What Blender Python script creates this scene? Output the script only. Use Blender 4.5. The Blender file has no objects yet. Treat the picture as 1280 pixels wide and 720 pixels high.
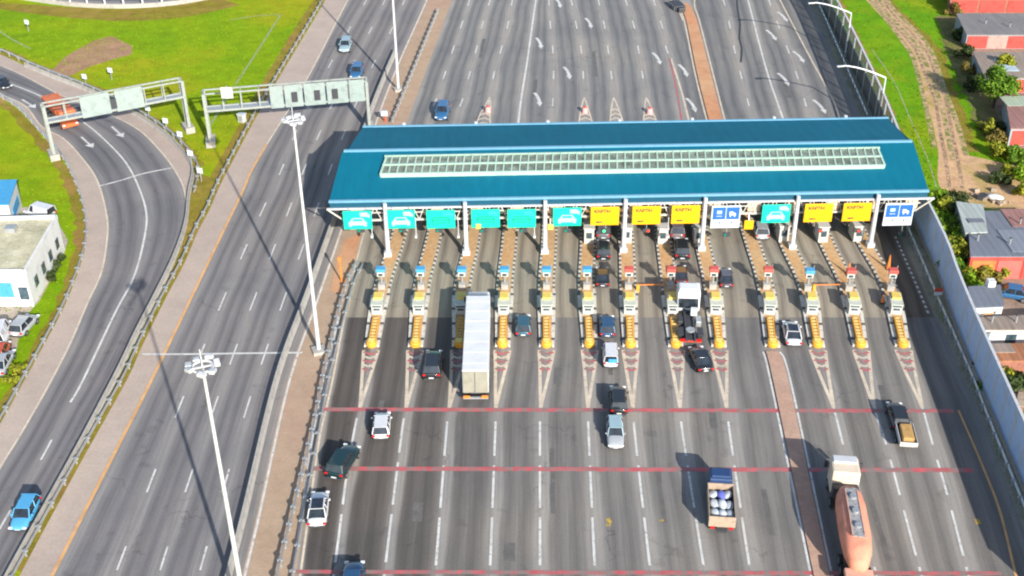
import bpy, bmesh, math, random
from mathutils import Vector, Matrix
rad = math.radians
S = bpy.context.scene
C = S.collection
# ------------------------------------------------------------------ camera
F, H, PITCH, ROLL = 1504.0, 74.0, 32.0, -0.5
cam = bpy.data.cameras.new('camera'); camo = bpy.data.objects.new('camera', cam); C.objects.link(camo)
cam.sensor_width = 36; cam.lens = F / 1280 * 36; cam.clip_start = .5; cam.clip_end = 6000
camo.location = (0, 0, H)
RM = Matrix.Rotation(rad(90 - PITCH), 3, 'X') @ Matrix.Rotation(rad(ROLL), 3, 'Z')
camo.rotation_euler = RM.to_euler()
S.camera = camo
S.cycles.pixel_filter_type = 'BLACKMAN_HARRIS'; S.cycles.filter_width = 2.1
# ------------------------------------------------------------------ light
SUN_AZ, SUN_EL = 23.0, 25.0          # shadows fall ahead and 23 degrees to the left
w = bpy.data.worlds.new('World'); S.world = w; w.use_nodes = True
nt = w.node_tree; bg = nt.nodes['Background']
sky = nt.nodes.new('ShaderNodeTexSky'); sky.sky_type = 'NISHITA'; sky.sun_disc = False
sky.sun_elevation = rad(SUN_EL); sky.sun_rotation = rad(180 - SUN_AZ)
sky.air_density = 1.0; sky.dust_density = 1.0
nt.links.new(sky.outputs[0], bg.inputs[0]); bg.inputs[1].default_value = 0.105
sl = bpy.data.lights.new('sun', 'SUN'); sl.energy = 4.2; sl.angle = rad(.5); sl.color = (1, .95, .87)
so = bpy.data.objects.new('sun', sl); C.objects.link(so)
ldir = Vector((-math.sin(rad(SUN_AZ)), math.cos(rad(SUN_AZ)), -math.tan(rad(SUN_EL))))
so.rotation_euler = ldir.to_track_quat('-Z', 'Y').to_euler(); so.location = (60, -40, 120)
S.view_settings.view_transform = 'Standard'; S.view_settings.look = 'None'
S.view_settings.exposure = 1.02; S.view_settings.gamma = 1
# ------------------------------------------------------------------ placing on the real ground
def G(x, y, z=0.0):
    d = RM @ Vector(((x - 640) / F, -(y - 360) / F, -1)); t = (z - H) / d.z
    return Vector((d.x * t, d.y * t, z))
def atY(x, y, Y):
    d = RM @ Vector(((x - 640) / F, -(y - 360) / F, -1)); t = Y / d.y
    return Vector((d.x * t, Y, H + d.z * t))
# ------------------------------------------------------------------ materials
def newmat(name):
    m = bpy.data.materials.new(name); m.use_nodes = True
    return m, m.node_tree.nodes, m.node_tree.links, m.node_tree.nodes['Principled BSDF']
def N(ns, t, **k):
    n = ns.new('ShaderNode' + t)
    for a, b in k.items(): setattr(n, a, b)
    return n
def noise(ns, ls, vec, scale, detail=4, rough=.55, dist=0):
    n = N(ns, 'TexNoise'); n.inputs['Scale'].default_value = scale; n.inputs['Detail'].default_value = detail
    n.inputs['Roughness'].default_value = rough; n.inputs['Distortion'].default_value = dist
    if vec is not None: ls.new(vec, n.inputs['Vector'])
    return n.outputs['Fac']
def ramp(ns, ls, fac, stops, interp='LINEAR'):
    r = N(ns, 'ValToRGB'); r.color_ramp.interpolation = interp
    e = r.color_ramp.elements
    e[0].position, e[0].color = stops[0][0], (*stops[0][1], 1)
    e[1].position, e[1].color = stops[-1][0], (*stops[-1][1], 1)
    for p, c in stops[1:-1]:
        q = e.new(p); q.color = (*c, 1)
    ls.new(fac, r.inputs[0]); return r.outputs[0]
def mix(ns, ls, fac, a, b, mode='MIX'):
    m = N(ns, 'Mix', data_type='RGBA', blend_type=mode)
    for i, v in ((0, fac), (6, a), (7, b)):
        if hasattr(v, 'links'): ls.new(v, m.inputs[i])
        else: m.inputs[i].default_value = v if i == 0 else (*v, 1)
    return m.outputs[2]
def g3(v): return (v, v, v)
MC = {}
def paint(name, col, rough=.5, metal=0, var=.12, scale=3, bump=0, spec=.5, coat=0):
    """plain surface with dirt and wear"""
    if name in MC: return MC[name]
    m, ns, ls, b = newmat(name)
    tc = N(ns, 'TexCoord').outputs['Object']
    f = noise(ns, ls, tc, scale, 6, .65)
    lo = tuple(max(0, c * (1 - 2.2 * var)) for c in col); hi = tuple(c * (1 + var * .6) for c in col)
    c = ramp(ns, ls, f, [(.3, lo), (.5, col), (.75, hi)])
    f2 = noise(ns, ls, tc, scale * 9, 3)
    c = mix(ns, ls, .35 * min(1, var * 4), c, ramp(ns, ls, f2, [(.35, g3(.55)), (.6, g3(1))]), 'MULTIPLY')
    ls.new(c, b.inputs['Base Color'])
    b.inputs['Roughness'].default_value = rough; b.inputs['Metallic'].default_value = metal
    b.inputs['Specular IOR Level'].default_value = spec
    if coat: b.inputs['Coat Weight'].default_value = coat; b.inputs['Coat Roughness'].default_value = .08
    if bump:
        bp = N(ns, 'Bump'); bp.inputs['Strength'].default_value = bump; bp.inputs['Distance'].default_value = .05
        ls.new(f2, bp.inputs['Height']); ls.new(bp.outputs[0], b.inputs['Normal'])
    MC[name] = m; return m
def carpaint(name, col): return paint(name, col, .32, .1, .05, 1.5, 0, .5, .6)
def asphalt(name, base, light, dark, sat=1.0):
    """UV.x runs across the lane 0..1, UV.y metres/10 along it; attribute tone sets how dark the lane is"""
    m, ns, ls, b = newmat(name)
    uv = N(ns, 'UVMap').outputs[0]; tc = N(ns, 'TexCoord').outputs['Object']
    sx = N(ns, 'SeparateXYZ'); ls.new(uv, sx.inputs[0])
    at = N(ns, 'Attribute', attribute_name='tone').outputs['Fac']
    # wandering of the wheel tracks
    wob = noise(ns, ls, tc, .05, 2); wb = N(ns, 'MapRange'); ls.new(wob, wb.inputs[0]); wb.inputs[3].default_value = -.16; wb.inputs[4].default_value = .16
    ad = N(ns, 'Math', operation='ADD'); ls.new(sx.outputs[0], ad.inputs[0]); ls.new(wb.outputs[0], ad.inputs[1])
    tr = ramp(ns, ls, ad.outputs[0], [(0, light), (.13, light), (.24, base), (.34, dark), (.47, base), (.55, base), (.68, dark), (.8, base), (.9, light), (1, light)], 'EASE')
    # streaks along the lane
    mp = N(ns, 'Mapping'); ls.new(uv, mp.inputs[0]); mp.inputs['Scale'].default_value = (7, .35, 1)
    st = noise(ns, ls, mp.outputs[0], 1.0, 5, .6)
    c = mix(ns, ls, .75, tr, ramp(ns, ls, st, [(.3, g3(.82)), (.5, g3(1)), (.72, g3(1.18))]), 'MULTIPLY')
    mp2 = N(ns, 'Mapping'); ls.new(uv, mp2.inputs[0]); mp2.inputs['Scale'].default_value = (22, 1.3, 1)
    st2 = noise(ns, ls, mp2.outputs[0], 1.0, 4, .6)
    c = mix(ns, ls, .6, c, ramp(ns, ls, st2, [(.3, g3(.8)), (.7, g3(1.2))]), 'MULTIPLY')
    big = noise(ns, ls, tc, .06, 5, .6, .4)
    c = mix(ns, ls, .8, c, ramp(ns, ls, big, [(.3, (.78, .8, .84)), (.5, g3(1)), (.7, (1.2, 1.15, 1.08))]), 'MULTIPLY')
    fine = noise(ns, ls, tc, 6, 5, .75)
    c = mix(ns, ls, .7, c, ramp(ns, ls, fine, [(.25, g3(.75)), (.5, g3(1)), (.75, g3(1.22))]), 'MULTIPLY')
    # tar seams and cracks
    v = N(ns, 'TexVoronoi', feature='DISTANCE_TO_EDGE'); v.inputs['Scale'].default_value = .09
    wn = N(ns, 'TexNoise'); wn.inputs['Scale'].default_value = .5; wn.inputs['Detail'].default_value = 5; ls.new(tc, wn.inputs['Vector'])
    va = N(ns, 'VectorMath', operation='MULTIPLY_ADD'); ls.new(wn.outputs['Color'], va.inputs[0]); va.inputs[1].default_value = (4, 4, 0); ls.new(tc, va.inputs[2])
    ls.new(va.outputs[0], v.inputs['Vector'])
    cr = ramp(ns, ls, v.outputs['Distance'], [(0, g3(.62)), (.005, g3(.9)), (.01, g3(1))])
    brk = ramp(ns, ls, noise(ns, ls, tc, .15, 3), [(.5, g3(0)), (.62, g3(1))])
    c = mix(ns, ls, brk, c, mix(ns, ls, 1.0, c, cr, 'MULTIPLY'))
    # oil spots
    o = N(ns, 'TexVoronoi'); o.inputs['Scale'].default_value = .35; ls.new(va.outputs[0], o.inputs['Vector'])
    oc = ramp(ns, ls, o.outputs['Distance'], [(0, g3(.55)), (.1, g3(.7)), (.2, g3(1))])
    c = mix(ns, ls, .45, c, oc, 'MULTIPLY')
    lm = ramp(ns, ls, ad.outputs[0], [(0, g3(.15)), (.14, g3(.15)), (.26, g3(1)), (.9, g3(1)), (1, g3(.45))], 'EASE')
    am = N(ns, 'Math', operation='MULTIPLY'); ls.new(at, am.inputs[0]); ls.new(lm, am.inputs[1])
    tm = mix(ns, ls, am.outputs[0], g3(1), (.4, .37, .36))
    c = mix(ns, ls, 1.0, c, tm, 'MULTIPLY')
    ls.new(c, b.inputs['Base Color']); b.inputs['Roughness'].default_value = .86; b.inputs['Specular IOR Level'].default_value = .25
    bp = N(ns, 'Bump'); bp.inputs['Strength'].default_value = .25; bp.inputs['Distance'].default_value = .03; ls.new(fine, bp.inputs['Height']); ls.new(bp.outputs[0], b.inputs['Normal'])
    return m
def worn(name, col, under=(.11, .108, .108), wear=.42, scale=2.5):
    """road paint rubbed through to the asphalt"""
    m, ns, ls, b = newmat(name); tc = N(ns, 'TexCoord').outputs['Object']
    f = noise(ns, ls, tc, scale, 7, .75)
    k = ramp(ns, ls, f, [(wear - .08, g3(0)), (wear + .06, g3(1))])
    d = ramp(ns, ls, noise(ns, ls, tc, .7, 3), [(.3, g3(.7)), (.7, g3(1))])
    c = mix(ns, ls, k, under, mix(ns, ls, 1.0, col, d, 'MULTIPLY'))
    ls.new(c, b.inputs['Base Color']); b.inputs['Roughness'].default_value = .7; return m
def ground(name, cols, s1=.03, s2=.4, s3=3, bump=.6, rough=.95, k2=.75, k3=.7):
    m, ns, ls, b = newmat(name); tc = N(ns, 'TexCoord').outputs['Object']
    a = noise(ns, ls, tc, s1, 6, .62, .5); c = ramp(ns, ls, a, cols)
    b2 = noise(ns, ls, tc, s2, 6, .7)
    c = mix(ns, ls, k2, c, ramp(ns, ls, b2, [(.28, g3(.6)), (.5, g3(1)), (.75, g3(1.35))]), 'MULTIPLY')
    b3 = noise(ns, ls, tc, s3, 5, .8)
    c = mix(ns, ls, k3, c, ramp(ns, ls, b3, [(.28, g3(.55)), (.5, g3(1)), (.72, g3(1.4))]), 'MULTIPLY')
    ls.new(c, b.inputs['Base Color']); b.inputs['Roughness'].default_value = rough; b.inputs['Specular IOR Level'].default_value = .1
    bp = N(ns, 'Bump'); bp.inputs['Strength'].default_value = bump; bp.inputs['Distance'].default_value = .12; ls.new(b3, bp.inputs['Height']); ls.new(bp.outputs[0], b.inputs['Normal'])
    return m
def leaf(name, c1, c2):
    m, ns, ls, b = newmat(name)
    gi = N(ns, 'NewGeometry'); r = gi.outputs['Random Per Island']
    c = ramp(ns, ls, r, [(0, c1), (1, c2)]); ls.new(c, b.inputs['Base Color'])
    b.inputs['Roughness'].default_value = .7; b.inputs['Specular IOR Level'].default_value = .2
    b.inputs['Subsurface Weight'].default_value = 0
    return m
def roofing(name, col, pitch=.5, axis=0, dark=.72, rough=.45, var=.15):
    """ribbed sheet metal, ribs every <pitch> metres"""
    m, ns, ls, b = newmat(name); tc = N(ns, 'TexCoord').outputs['Object']
    wv = N(ns, 'TexWave', wave_type='BANDS', bands_direction='XY'[axis]); wv.inputs['Scale'].default_value = .314 / pitch
    wv.inputs['Distortion'].default_value = 0; ls.new(tc, wv.inputs['Vector'])
    rb = ramp(ns, ls, wv.outputs['Fac'], [(0, g3(dark)), (.12, g3(1)), (1, g3(1))])
    mp = N(ns, 'Mapping'); ls.new(tc, mp.inputs[0]); mp.inputs['Scale'].default_value = (1, .12, 1) if axis == 0 else (.12, 1, 1)
    f = noise(ns, ls, mp.outputs[0], 1.2, 6, .7)
    c = ramp(ns, ls, f, [(.3, tuple(x * (1 - var) for x in col)), (.6, col), (.8, tuple(x * (1 + var) for x in col))])
    f0 = noise(ns, ls, tc, .1, 6, .7)
    c = mix(ns, ls, .5, c, ramp(ns, ls, f0, [(.35, g3(.85)), (.65, g3(1.12))]), 'MULTIPLY')
    c = mix(ns, ls, 1.0, c, rb, 'MULTIPLY'); ls.new(c, b.inputs['Base Color']); b.inputs['Roughness'].default_value = rough
    bp = N(ns, 'Bump'); bp.inputs['Strength'].default_value = .4; bp.inputs['Distance'].default_value = .04; ls.new(wv.outputs['Fac'], bp.inputs['Height']); ls.new(bp.outputs[0], b.inputs['Normal'])
    return m
M_asph = asphalt('asphalt_plaza', (.195, .183, .168), (.262, .244, .222), (.158, .148, .137))
M_hwy = asphalt('asphalt_highway', (.178, .168, .166), (.218, .205, .198), (.14, .132, .136))
M_north = asphalt('asphalt_north', (.2, .195, .188), (.265, .248, .228), (.15, .149, .15))
M_pad = asphalt('concrete_pad', (.29, .255, .2), (.34, .305, .24), (.2, .175, .14))
M_ramp = asphalt('asphalt_ramp', (.165, .157, .16), (.205, .194, .19), (.13, .124, .13))
M_white = worn('white_road_paint', (.62, .61, .58), wear=.4)
M_cream = worn('cream_road_paint', (.62, .52, .4), wear=.38)
M_orangel = worn('orange_road_paint', (.66, .36, .14), under=(.25, .2, .16), wear=.36)
M_redl = worn('red_road_paint', (.52, .1, .11), under=(.2, .16, .145), wear=.5, scale=1.1)
M_grass = ground('grass_ground', [(.3, (.33, .25, .03)), (.41, (.27, .28, .008)), (.53, (.19, .285, .004)), (.72, (.11, .24, .003))], k2=.65, k3=.45)
M_grassb = ground('bright_grass', [(.3, (.17, .28, .006)), (.5, (.1, .255, .004)), (.68, (.22, .27, .008))], s1=.05, k2=.65, k3=.5)
M_dry = ground('dry_grass', [(.3, (.3, .2, .06)), (.5, (.2, .17, .02)), (.7, (.3, .17, .06))], s1=.1)
M_should = ground('shoulder_surface', [(.3, (.35, .285, .245)), (.5, (.38, .31, .265)), (.7, (.41, .335, .28))], s2=.25, bump=.2, k2=.3, k3=.3)
M_median = ground('median_surface', [(.3, (.36, .255, .175)), (.5, (.37, .27, .19)), (.7, (.38, .245, .18))], s1=.06, bump=.3, k2=.35, k3=.35)
M_clay = ground('orange_clay', [(.3, (.5, .23, .12)), (.5, (.48, .25, .14)), (.7, (.5, .3, .17))], s1=.08, bump=.3, k2=.4, k3=.3)
M_clay2 = ground('brown_paving', [(.3, (.37, .23, .17)), (.5, (.4, .26, .195)), (.7, (.42, .29, .22))], s1=.1, bump=.2, k2=.4, k3=.4)
M_dirt = ground('dirt_track', [(.3, (.46, .27, .15)), (.5, (.52, .33, .19)), (.66, (.34, .26, .08))], s1=.12, s2=.5, k2=.65, k3=.6)
M_bare = ground('bare_earth', [(.3, (.3, .17, .11)), (.55, (.33, .2, .12)), (.75, (.25, .19, .05))], s1=.06)
M_yard = ground('yard_ground', [(.3, (.28, .2, .14)), (.5, (.32, .22, .17)), (.7, (.24, .2, .12))], s1=.1)
M_gravel = ground('gravel_verge', [(.3, (.26, .24, .19)), (.5, (.3, .27, .2)), (.7, (.2, .22, .1))], s1=.12)
M_conc = paint('concrete', (.36, .34, .31), .85, 0, .14, 1.2, .2)
M_islt = ground('island_paving', [(.3, (.46, .25, .11)), (.5, (.48, .3, .15)), (.7, (.5, .35, .21))], s1=.3, s2=1.5, bump=.2, k2=.4, k3=.4)
M_kerbd = paint('kerb_dark', (.1, .095, .09), .8)
M_kerbw = paint('kerb_white', (.6, .57, .5), .7, 0, .2)
M_galv = paint('galvanised_steel', (.42, .44, .45), .45, .5, .12, 2)
M_whitem = paint('white_steel', (.52, .53, .55), .45, .1, .08, 2)
M_gant = paint('gantry_steel', (.3, .325, .3), .5, .1, .12, 2)
M_panelb = paint('sign_back', (.27, .33, .315), .5, .1, .12, 1)
M_dark = paint('dark_steel', (.04, .042, .05), .6)
M_teal = roofing('teal_roof_sheet', (0.002, .118, .188), 1.5, 0, .965, .7, .11); M_teal.node_tree.nodes['Principled BSDF'].inputs['Specular IOR Level'].default_value = .15
M_tealdk = paint('teal_fascia', (.002, .07, .125), .5, .1, .06, 1)
M_tealtr = paint('pale_teal_trim', (.14, .32, .45), .4, .1, .06, 1)
M_skyfr = paint('skylight_frame', (.36, .52, .43), .45, .1, .08, 1)
M_beigep = paint('beige_panel', (.55, .42, .3), .7, 0, .12, 1)
def glassmat(name, col, rough=.08, alpha=1):
    m, ns, ls, b = newmat(name); tc = N(ns, 'TexCoord').outputs['Object']
    f = noise(ns, ls, tc, 1.3, 4); ls.new(ramp(ns, ls, f, [(.3, tuple(x * .5 for x in col)), (.7, tuple(x * 1.5 for x in col))]), b.inputs['Base Color'])
    b.inputs['Roughness'].default_value = rough; b.inputs['Alpha'].default_value = alpha
    b.inputs['Specular IOR Level'].default_value = .8
    return m
M_glass = glassmat('vehicle_glass', (.018, .024, .032))
M_bglass = glassmat('booth_glass', (.05, .08, .1))
M_skyg = glassmat('skylight_glass', (.2, .24, .2), .3, .5)
M_screen = glassmat('noise_screen_glass', (.2, .24, .25), .2, .42)
M_tyre = paint('tyre_rubber', (.02, .02, .02), .9)
M_rim = paint('wheel_rim', (.35, .36, .38), .35, .7)
M_plate = paint('plate_white', (.6, .6, .6), .5)
def lampmat(name, col, e=0):
    m, ns, ls, b = newmat(name); b.inputs['Base Color'].default_value = (*col, 1); b.inputs['Roughness'].default_value = .2
    if e: b.inputs['Emission Color'].default_value = (*col, 1); b.inputs['Emission Strength'].default_value = e
    return m
M_tail = lampmat('tail_lamp_red', (.45, .01, .01)); M_head = lampmat('head_lamp', (.6, .62, .65))
M_sgreen = paint('sign_green', (0.0, .52, .33), .5, 0, .05, 1)
M_syel = paint('sign_yellow', (.72, .37, 0.0), .5, 0, .05, 1)
M_sblue = paint('sign_blue', (.015, .11, .42), .5, 0, .05, 1)
M_swhite = paint('sign_white', (.52, .55, .6), .5, 0, .05, 1)
M_smint = paint('sign_mint', (.3, .75, .6), .5, 0, .05, 1)
M_sdark = paint('sign_dark', (.02, .05, .04), .5)
M_sdkgreen = paint('sign_dark_green', (0.0, .2, .13), .5)
M_yel = paint('safety_yellow', (.68, .33, .03), .5, 0, .1, 3)
M_yelr = paint('yellow_unit', (.66, .48, .1), .5, 0, .15, 3)
M_kblue = paint('kiosk_blue', (.06, .3, .56), .5); M_kred = paint('kiosk_red', (.55, .09, .07), .5)
M_cab = paint('booth_white', (.5, .485, .44), .5, 0, .1, 2); M_cabroof = paint('booth_roof', (.5, .52, .44), .6, 0, .15, 2)
M_red = paint('red_plastic', (.5, .06, .03), .5); M_orange = paint('cone_orange', (.7, .2, .03), .5)
# ------------------------------------------------------------------ mesh helpers
class MB:
    def __init__(s): s.v = []; s.f = []; s.uv = None; s.tone = None
    def add(s, vs, fs):
        n = len(s.v); s.v += [Vector(v) for v in vs]; s.f += [tuple(i + n for i in f) for f in fs]
    def box(s, c, d, rz=0, rx=0):
        m = Matrix.Rotation(rz, 3, 'Z') @ Matrix.Rotation(rx, 3, 'X'); x, y, z = (k / 2 for k in d)
        P = [Vector(c) + m @ Vector(p) for p in ((-x, -y, -z), (x, -y, -z), (x, y, -z), (-x, y, -z), (-x, -y, z), (x, -y, z), (x, y, z), (-x, y, z))]
        s.add(P, [(0, 3, 2, 1), (4, 5, 6, 7), (0, 1, 5, 4), (1, 2, 6, 5), (2, 3, 7, 6), (3, 0, 4, 7)]); return s
    def tube(s, a, b, r0, r1=None, n=8, cap=True):
        r1 = r0 if r1 is None else r1; a = Vector(a); b = Vector(b); d = (b - a).normalized()
        u = d.cross(Vector((0, 0, 1)) if abs(d.z) < .95 else Vector((1, 0, 0))).normalized(); v = d.cross(u)
        P = [a + (u * math.cos(t) + v * math.sin(t)) * r0 for t in (2 * math.pi * i / n for i in range(n))]
        P += [b + (u * math.cos(t) + v * math.sin(t)) * r1 for t in (2 * math.pi * i / n for i in range(n))]
        fs = [(i, (i + 1) % n, n + (i + 1) % n, n + i) for i in range(n)]
        if cap: fs += [tuple(range(n - 1, -1, -1)), tuple(range(n, 2 * n))]
        s.add(P, fs); return s
    def beam(s, a, b, wd, ht):
        """box beam between two points"""
        a = Vector(a); b = Vector(b); d = (b - a); L = d.length; d = d / L
        u = d.cross(Vector((0, 0, 1))) if abs(d.z) < .98 else Vector((1, 0, 0)); u.normalize(); v = u.cross(d)
        P = [p + u * (sx * wd / 2) + v * (sz * ht / 2) for p in (a, b) for sx, sz in ((-1, -1), (1, -1), (1, 1), (-1, 1))]
        s.add(P, [(0, 1, 2, 3), (7, 6, 5, 4), (0, 4, 5, 1), (1, 5, 6, 2), (2, 6, 7, 3), (3, 7, 4, 0)]); return s
    def loft(s, rings, cap=True, closed=True):
        n = len(rings[0]); P = [p for r in rings for p in r]; fs = []
        for k in range(len(rings) - 1):
            for i in range(n if closed else n - 1):
                j = (i + 1) % n; fs.append((k * n + i, k * n + j, (k + 1) * n + j, (k + 1) * n + i))
        if cap: fs += [tuple(range(n - 1, -1, -1)), tuple(range((len(rings) - 1) * n, len(rings) * n))]
        s.add(P, fs); return s
    def prism(s, pts, z0, z1):
        n = len(pts); s.loft([[Vector((p[0], p[1], z0)) for p in pts], [Vector((p[0], p[1], z1)) for p in pts]]); return s
    def quad(s, *p): s.add(p, [tuple(range(len(p)))]); return s
    def build(s, name, mat, parent=None, smooth=False, sub=0, bevel=0):
        me = bpy.data.meshes.new(name); me.from_pydata([tuple(v) for v in s.v], [], s.f); me.update()
        bm = bmesh.new(); bm.from_mesh(me); 
        if s.uv is None: bmesh.ops.recalc_face_normals(bm, faces=bm.faces)
        bm.to_mesh(me); bm.free()
        if s.uv is not None:
            l = me.uv_layers.new(name='UVMap')
            for lp in me.loops: l.data[lp.index].uv = s.uv[lp.vertex_index]
            a = me.attributes.new('tone', 'FLOAT', 'POINT')
            for i, t in enumerate(s.tone): a.data[i].value = t
        if smooth:
            for p in me.polygons: p.use_smooth = True
        o = bpy.data.objects.new(name, me); C.objects.link(o); me.materials.append(mat)
        if parent: o.parent = parent
        if bevel:
            b = o.modifiers.new('bevel', 'BEVEL'); b.width = bevel; b.segments = 2; b.limit_method = 'ANGLE'
        if sub:
            b = o.modifiers.new('sub', 'SUBSURF'); b.levels = sub; b.render_levels = sub
        return o
def tag(o, label=None, cat=None, group=None, kind=None):
    for k, v in (('label', label), ('category', cat), ('group', group), ('kind', kind)):
        if v: o[k] = v
    return o
def thing(name, label, cat, loc=(0, 0, 0), rz=0, group=None):
    o = bpy.data.objects.new(name, None); C.objects.link(o); o.location = loc; o.rotation_euler = (0, 0, rz)
    return tag(o, label, cat, group)
def copy_tree(o, parent=None):
    c = o.copy(); C.objects.link(c); c.parent = parent
    for ch in list(o.children): copy_tree(ch, c)
    return c
def struct(o): o['kind'] = 'structure'; return o
def smoothpl(p, step=6):
    """Catmull-Rom through pixel points"""
    out = []
    for i in range(len(p) - 1):
        a = Vector(p[max(i - 1, 0)]); b = Vector(p[i]); c = Vector(p[i + 1]); d = Vector(p[min(i + 2, len(p) - 1)])
        n = max(1, int((c - b).length / step))
        for k in range(n):
            t = k / n; out.append(.5 * ((2 * b) + (c - a) * t + (2 * a - 5 * b + 4 * c - d) * t * t + (3 * b - a - 3 * c + d) * t ** 3))
    out.append(Vector(p[-1])); return out
def world(p, z=0, sm=True):
    return [G(q[0], q[1], z) for q in (smoothpl([tuple(map(float, a)) for a in p]) if sm else p)]
def arclen(pts):
    L = [0]
    for i in range(1, len(pts)): L.append(L[-1] + (pts[i] - pts[i - 1]).length)
    return L
def resample(pts, n):
    L = arclen(pts); out = []; j = 0
    for k in range(n):
        t = L[-1] * k / (n - 1)
        while j < len(L) - 2 and L[j + 1] < t: j += 1
        out.append(pts[j].lerp(pts[j + 1], (t - L[j]) / max(1e-9, L[j + 1] - L[j])))
    return out
def ribbon(mb, pts, w, z, s0=None, s1=None, off=0):
    """flat strip of width w along a world path, between arc lengths"""
    if s0 is not None: pts = subpath(pts, s0, s1)
    n = len(pts); base = len(mb.v)
    for i, p in enumerate(pts):
        d = (pts[min(i + 1, n - 1)] - pts[max(i - 1, 0)]); d.z = 0; d.normalize(); u = Vector((d.y, -d.x, 0))
        mb.v += [Vector((p.x, p.y, z)) + u * (off - w / 2), Vector((p.x, p.y, z)) + u * (off + w / 2)]
    mb.f += [(base + 2 * i, base + 2 * i + 1, base + 2 * i + 3, base + 2 * i + 2) for i in range(n - 1)]
def at_len(pts, L, s):
    for i in range(len(pts) - 1):
        if L[i + 1] >= s: return pts[i].lerp(pts[i + 1], (s - L[i]) / max(1e-9, L[i + 1] - L[i]))
    return pts[-1].copy()
def subpath(pts, s0, s1):
    L = arclen(pts); return [at_len(pts, L, s0)] + [p for p, l in zip(pts, L) if s0 < l < s1] + [at_len(pts, L, s1)]
def offset(pts, o):
    out = []; n = len(pts)
    for i, p in enumerate(pts):
        d = (pts[min(i + 1, n - 1)] - pts[max(i - 1, 0)]); d.z = 0; d.normalize(); out.append(p + Vector((d.y, -d.x, 0)) * o)
    return out
def strips(mb, A, B, u0=0, u1=1, tone=0, z=.02, n=60):
    """sheet between two world paths, with lane UVs"""
    if mb.uv is None: mb.uv = []; mb.tone = []
    A = resample(A, n); B = resample(B, n); L = arclen(A); base = len(mb.v)
    for a, b, l in zip(A, B, L):
        for k in range(5):
            t = k / 4; p = a.lerp(b, t); mb.v.append(Vector((p.x, p.y, z))); mb.uv.append((u0 + (u1 - u0) * t, l / 10)); mb.tone.append(tone)
    for i in range(n - 1):
        for k in range(4): mb.f.append((base + 5 * i + k, base + 5 * i + k + 1, base + 5 * i + 6 + k, base + 5 * i + 5 + k))
def between(name, A, B, mat, z, n=60, z0=None):
    mb = MB(); A = resample(world(A) if not isinstance(A[0], Vector) else A, n); B = resample(world(B) if not isinstance(B[0], Vector) else B, n)
    for a, b in zip(A, B): mb.v += [Vector((a.x, a.y, z)), Vector((b.x, b.y, z))]
    mb.f += [(2 * i, 2 * i + 1, 2 * i + 3, 2 * i + 2) for i in range(n - 1)]
    if z0 is not None:
        m = len(mb.v); mb.v += [Vector((v.x, v.y, z0)) for v in mb.v]
        mb.f += [(2 * i, 2 * i + 2, m + 2 * i + 2, m + 2 * i) for i in range(n - 1)] + [(2 * i + 1, m + 2 * i + 1, m + 2 * i + 3, 2 * i + 3) for i in range(n - 1)]
        mb.f += [(0, m, m + 1, 1), (2 * n - 2, 2 * n - 1, m + 2 * n - 1, m + 2 * n - 2)]
    return struct(mb.build(name, mat))
def poly(name, px, mat, z):
    mb = MB(); mb.quad(*[G(x, y, z) for x, y in px]); return struct(mb.build(name, mat))
def interp(pl, y):
    for (x0, y0), (x1, y1) in zip(pl, pl[1:]):
        if y0 <= y <= y1: return x0 + (x1 - x0) * (y - y0) / (y1 - y0)
    return pl[0][0] if y < pl[0][1] else pl[-1][0]
def cut(pl, y0, y1):
    pl = [tuple(q) for q in smoothpl(pl, 5)]
    return [(interp(pl, y0), y0)] + [p for p in pl if y0 + .5 < p[1] < y1 - .5] + [(interp(pl, y1), y1)]
# ------------------------------------------------------------------ the ground
g = MB(); g.quad((-1500, -400, 0), (1500, -400, 0), (1500, 3000, 0), (-1500, 3000, 0)); struct(g.build('grass_ground', M_grass))
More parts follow.
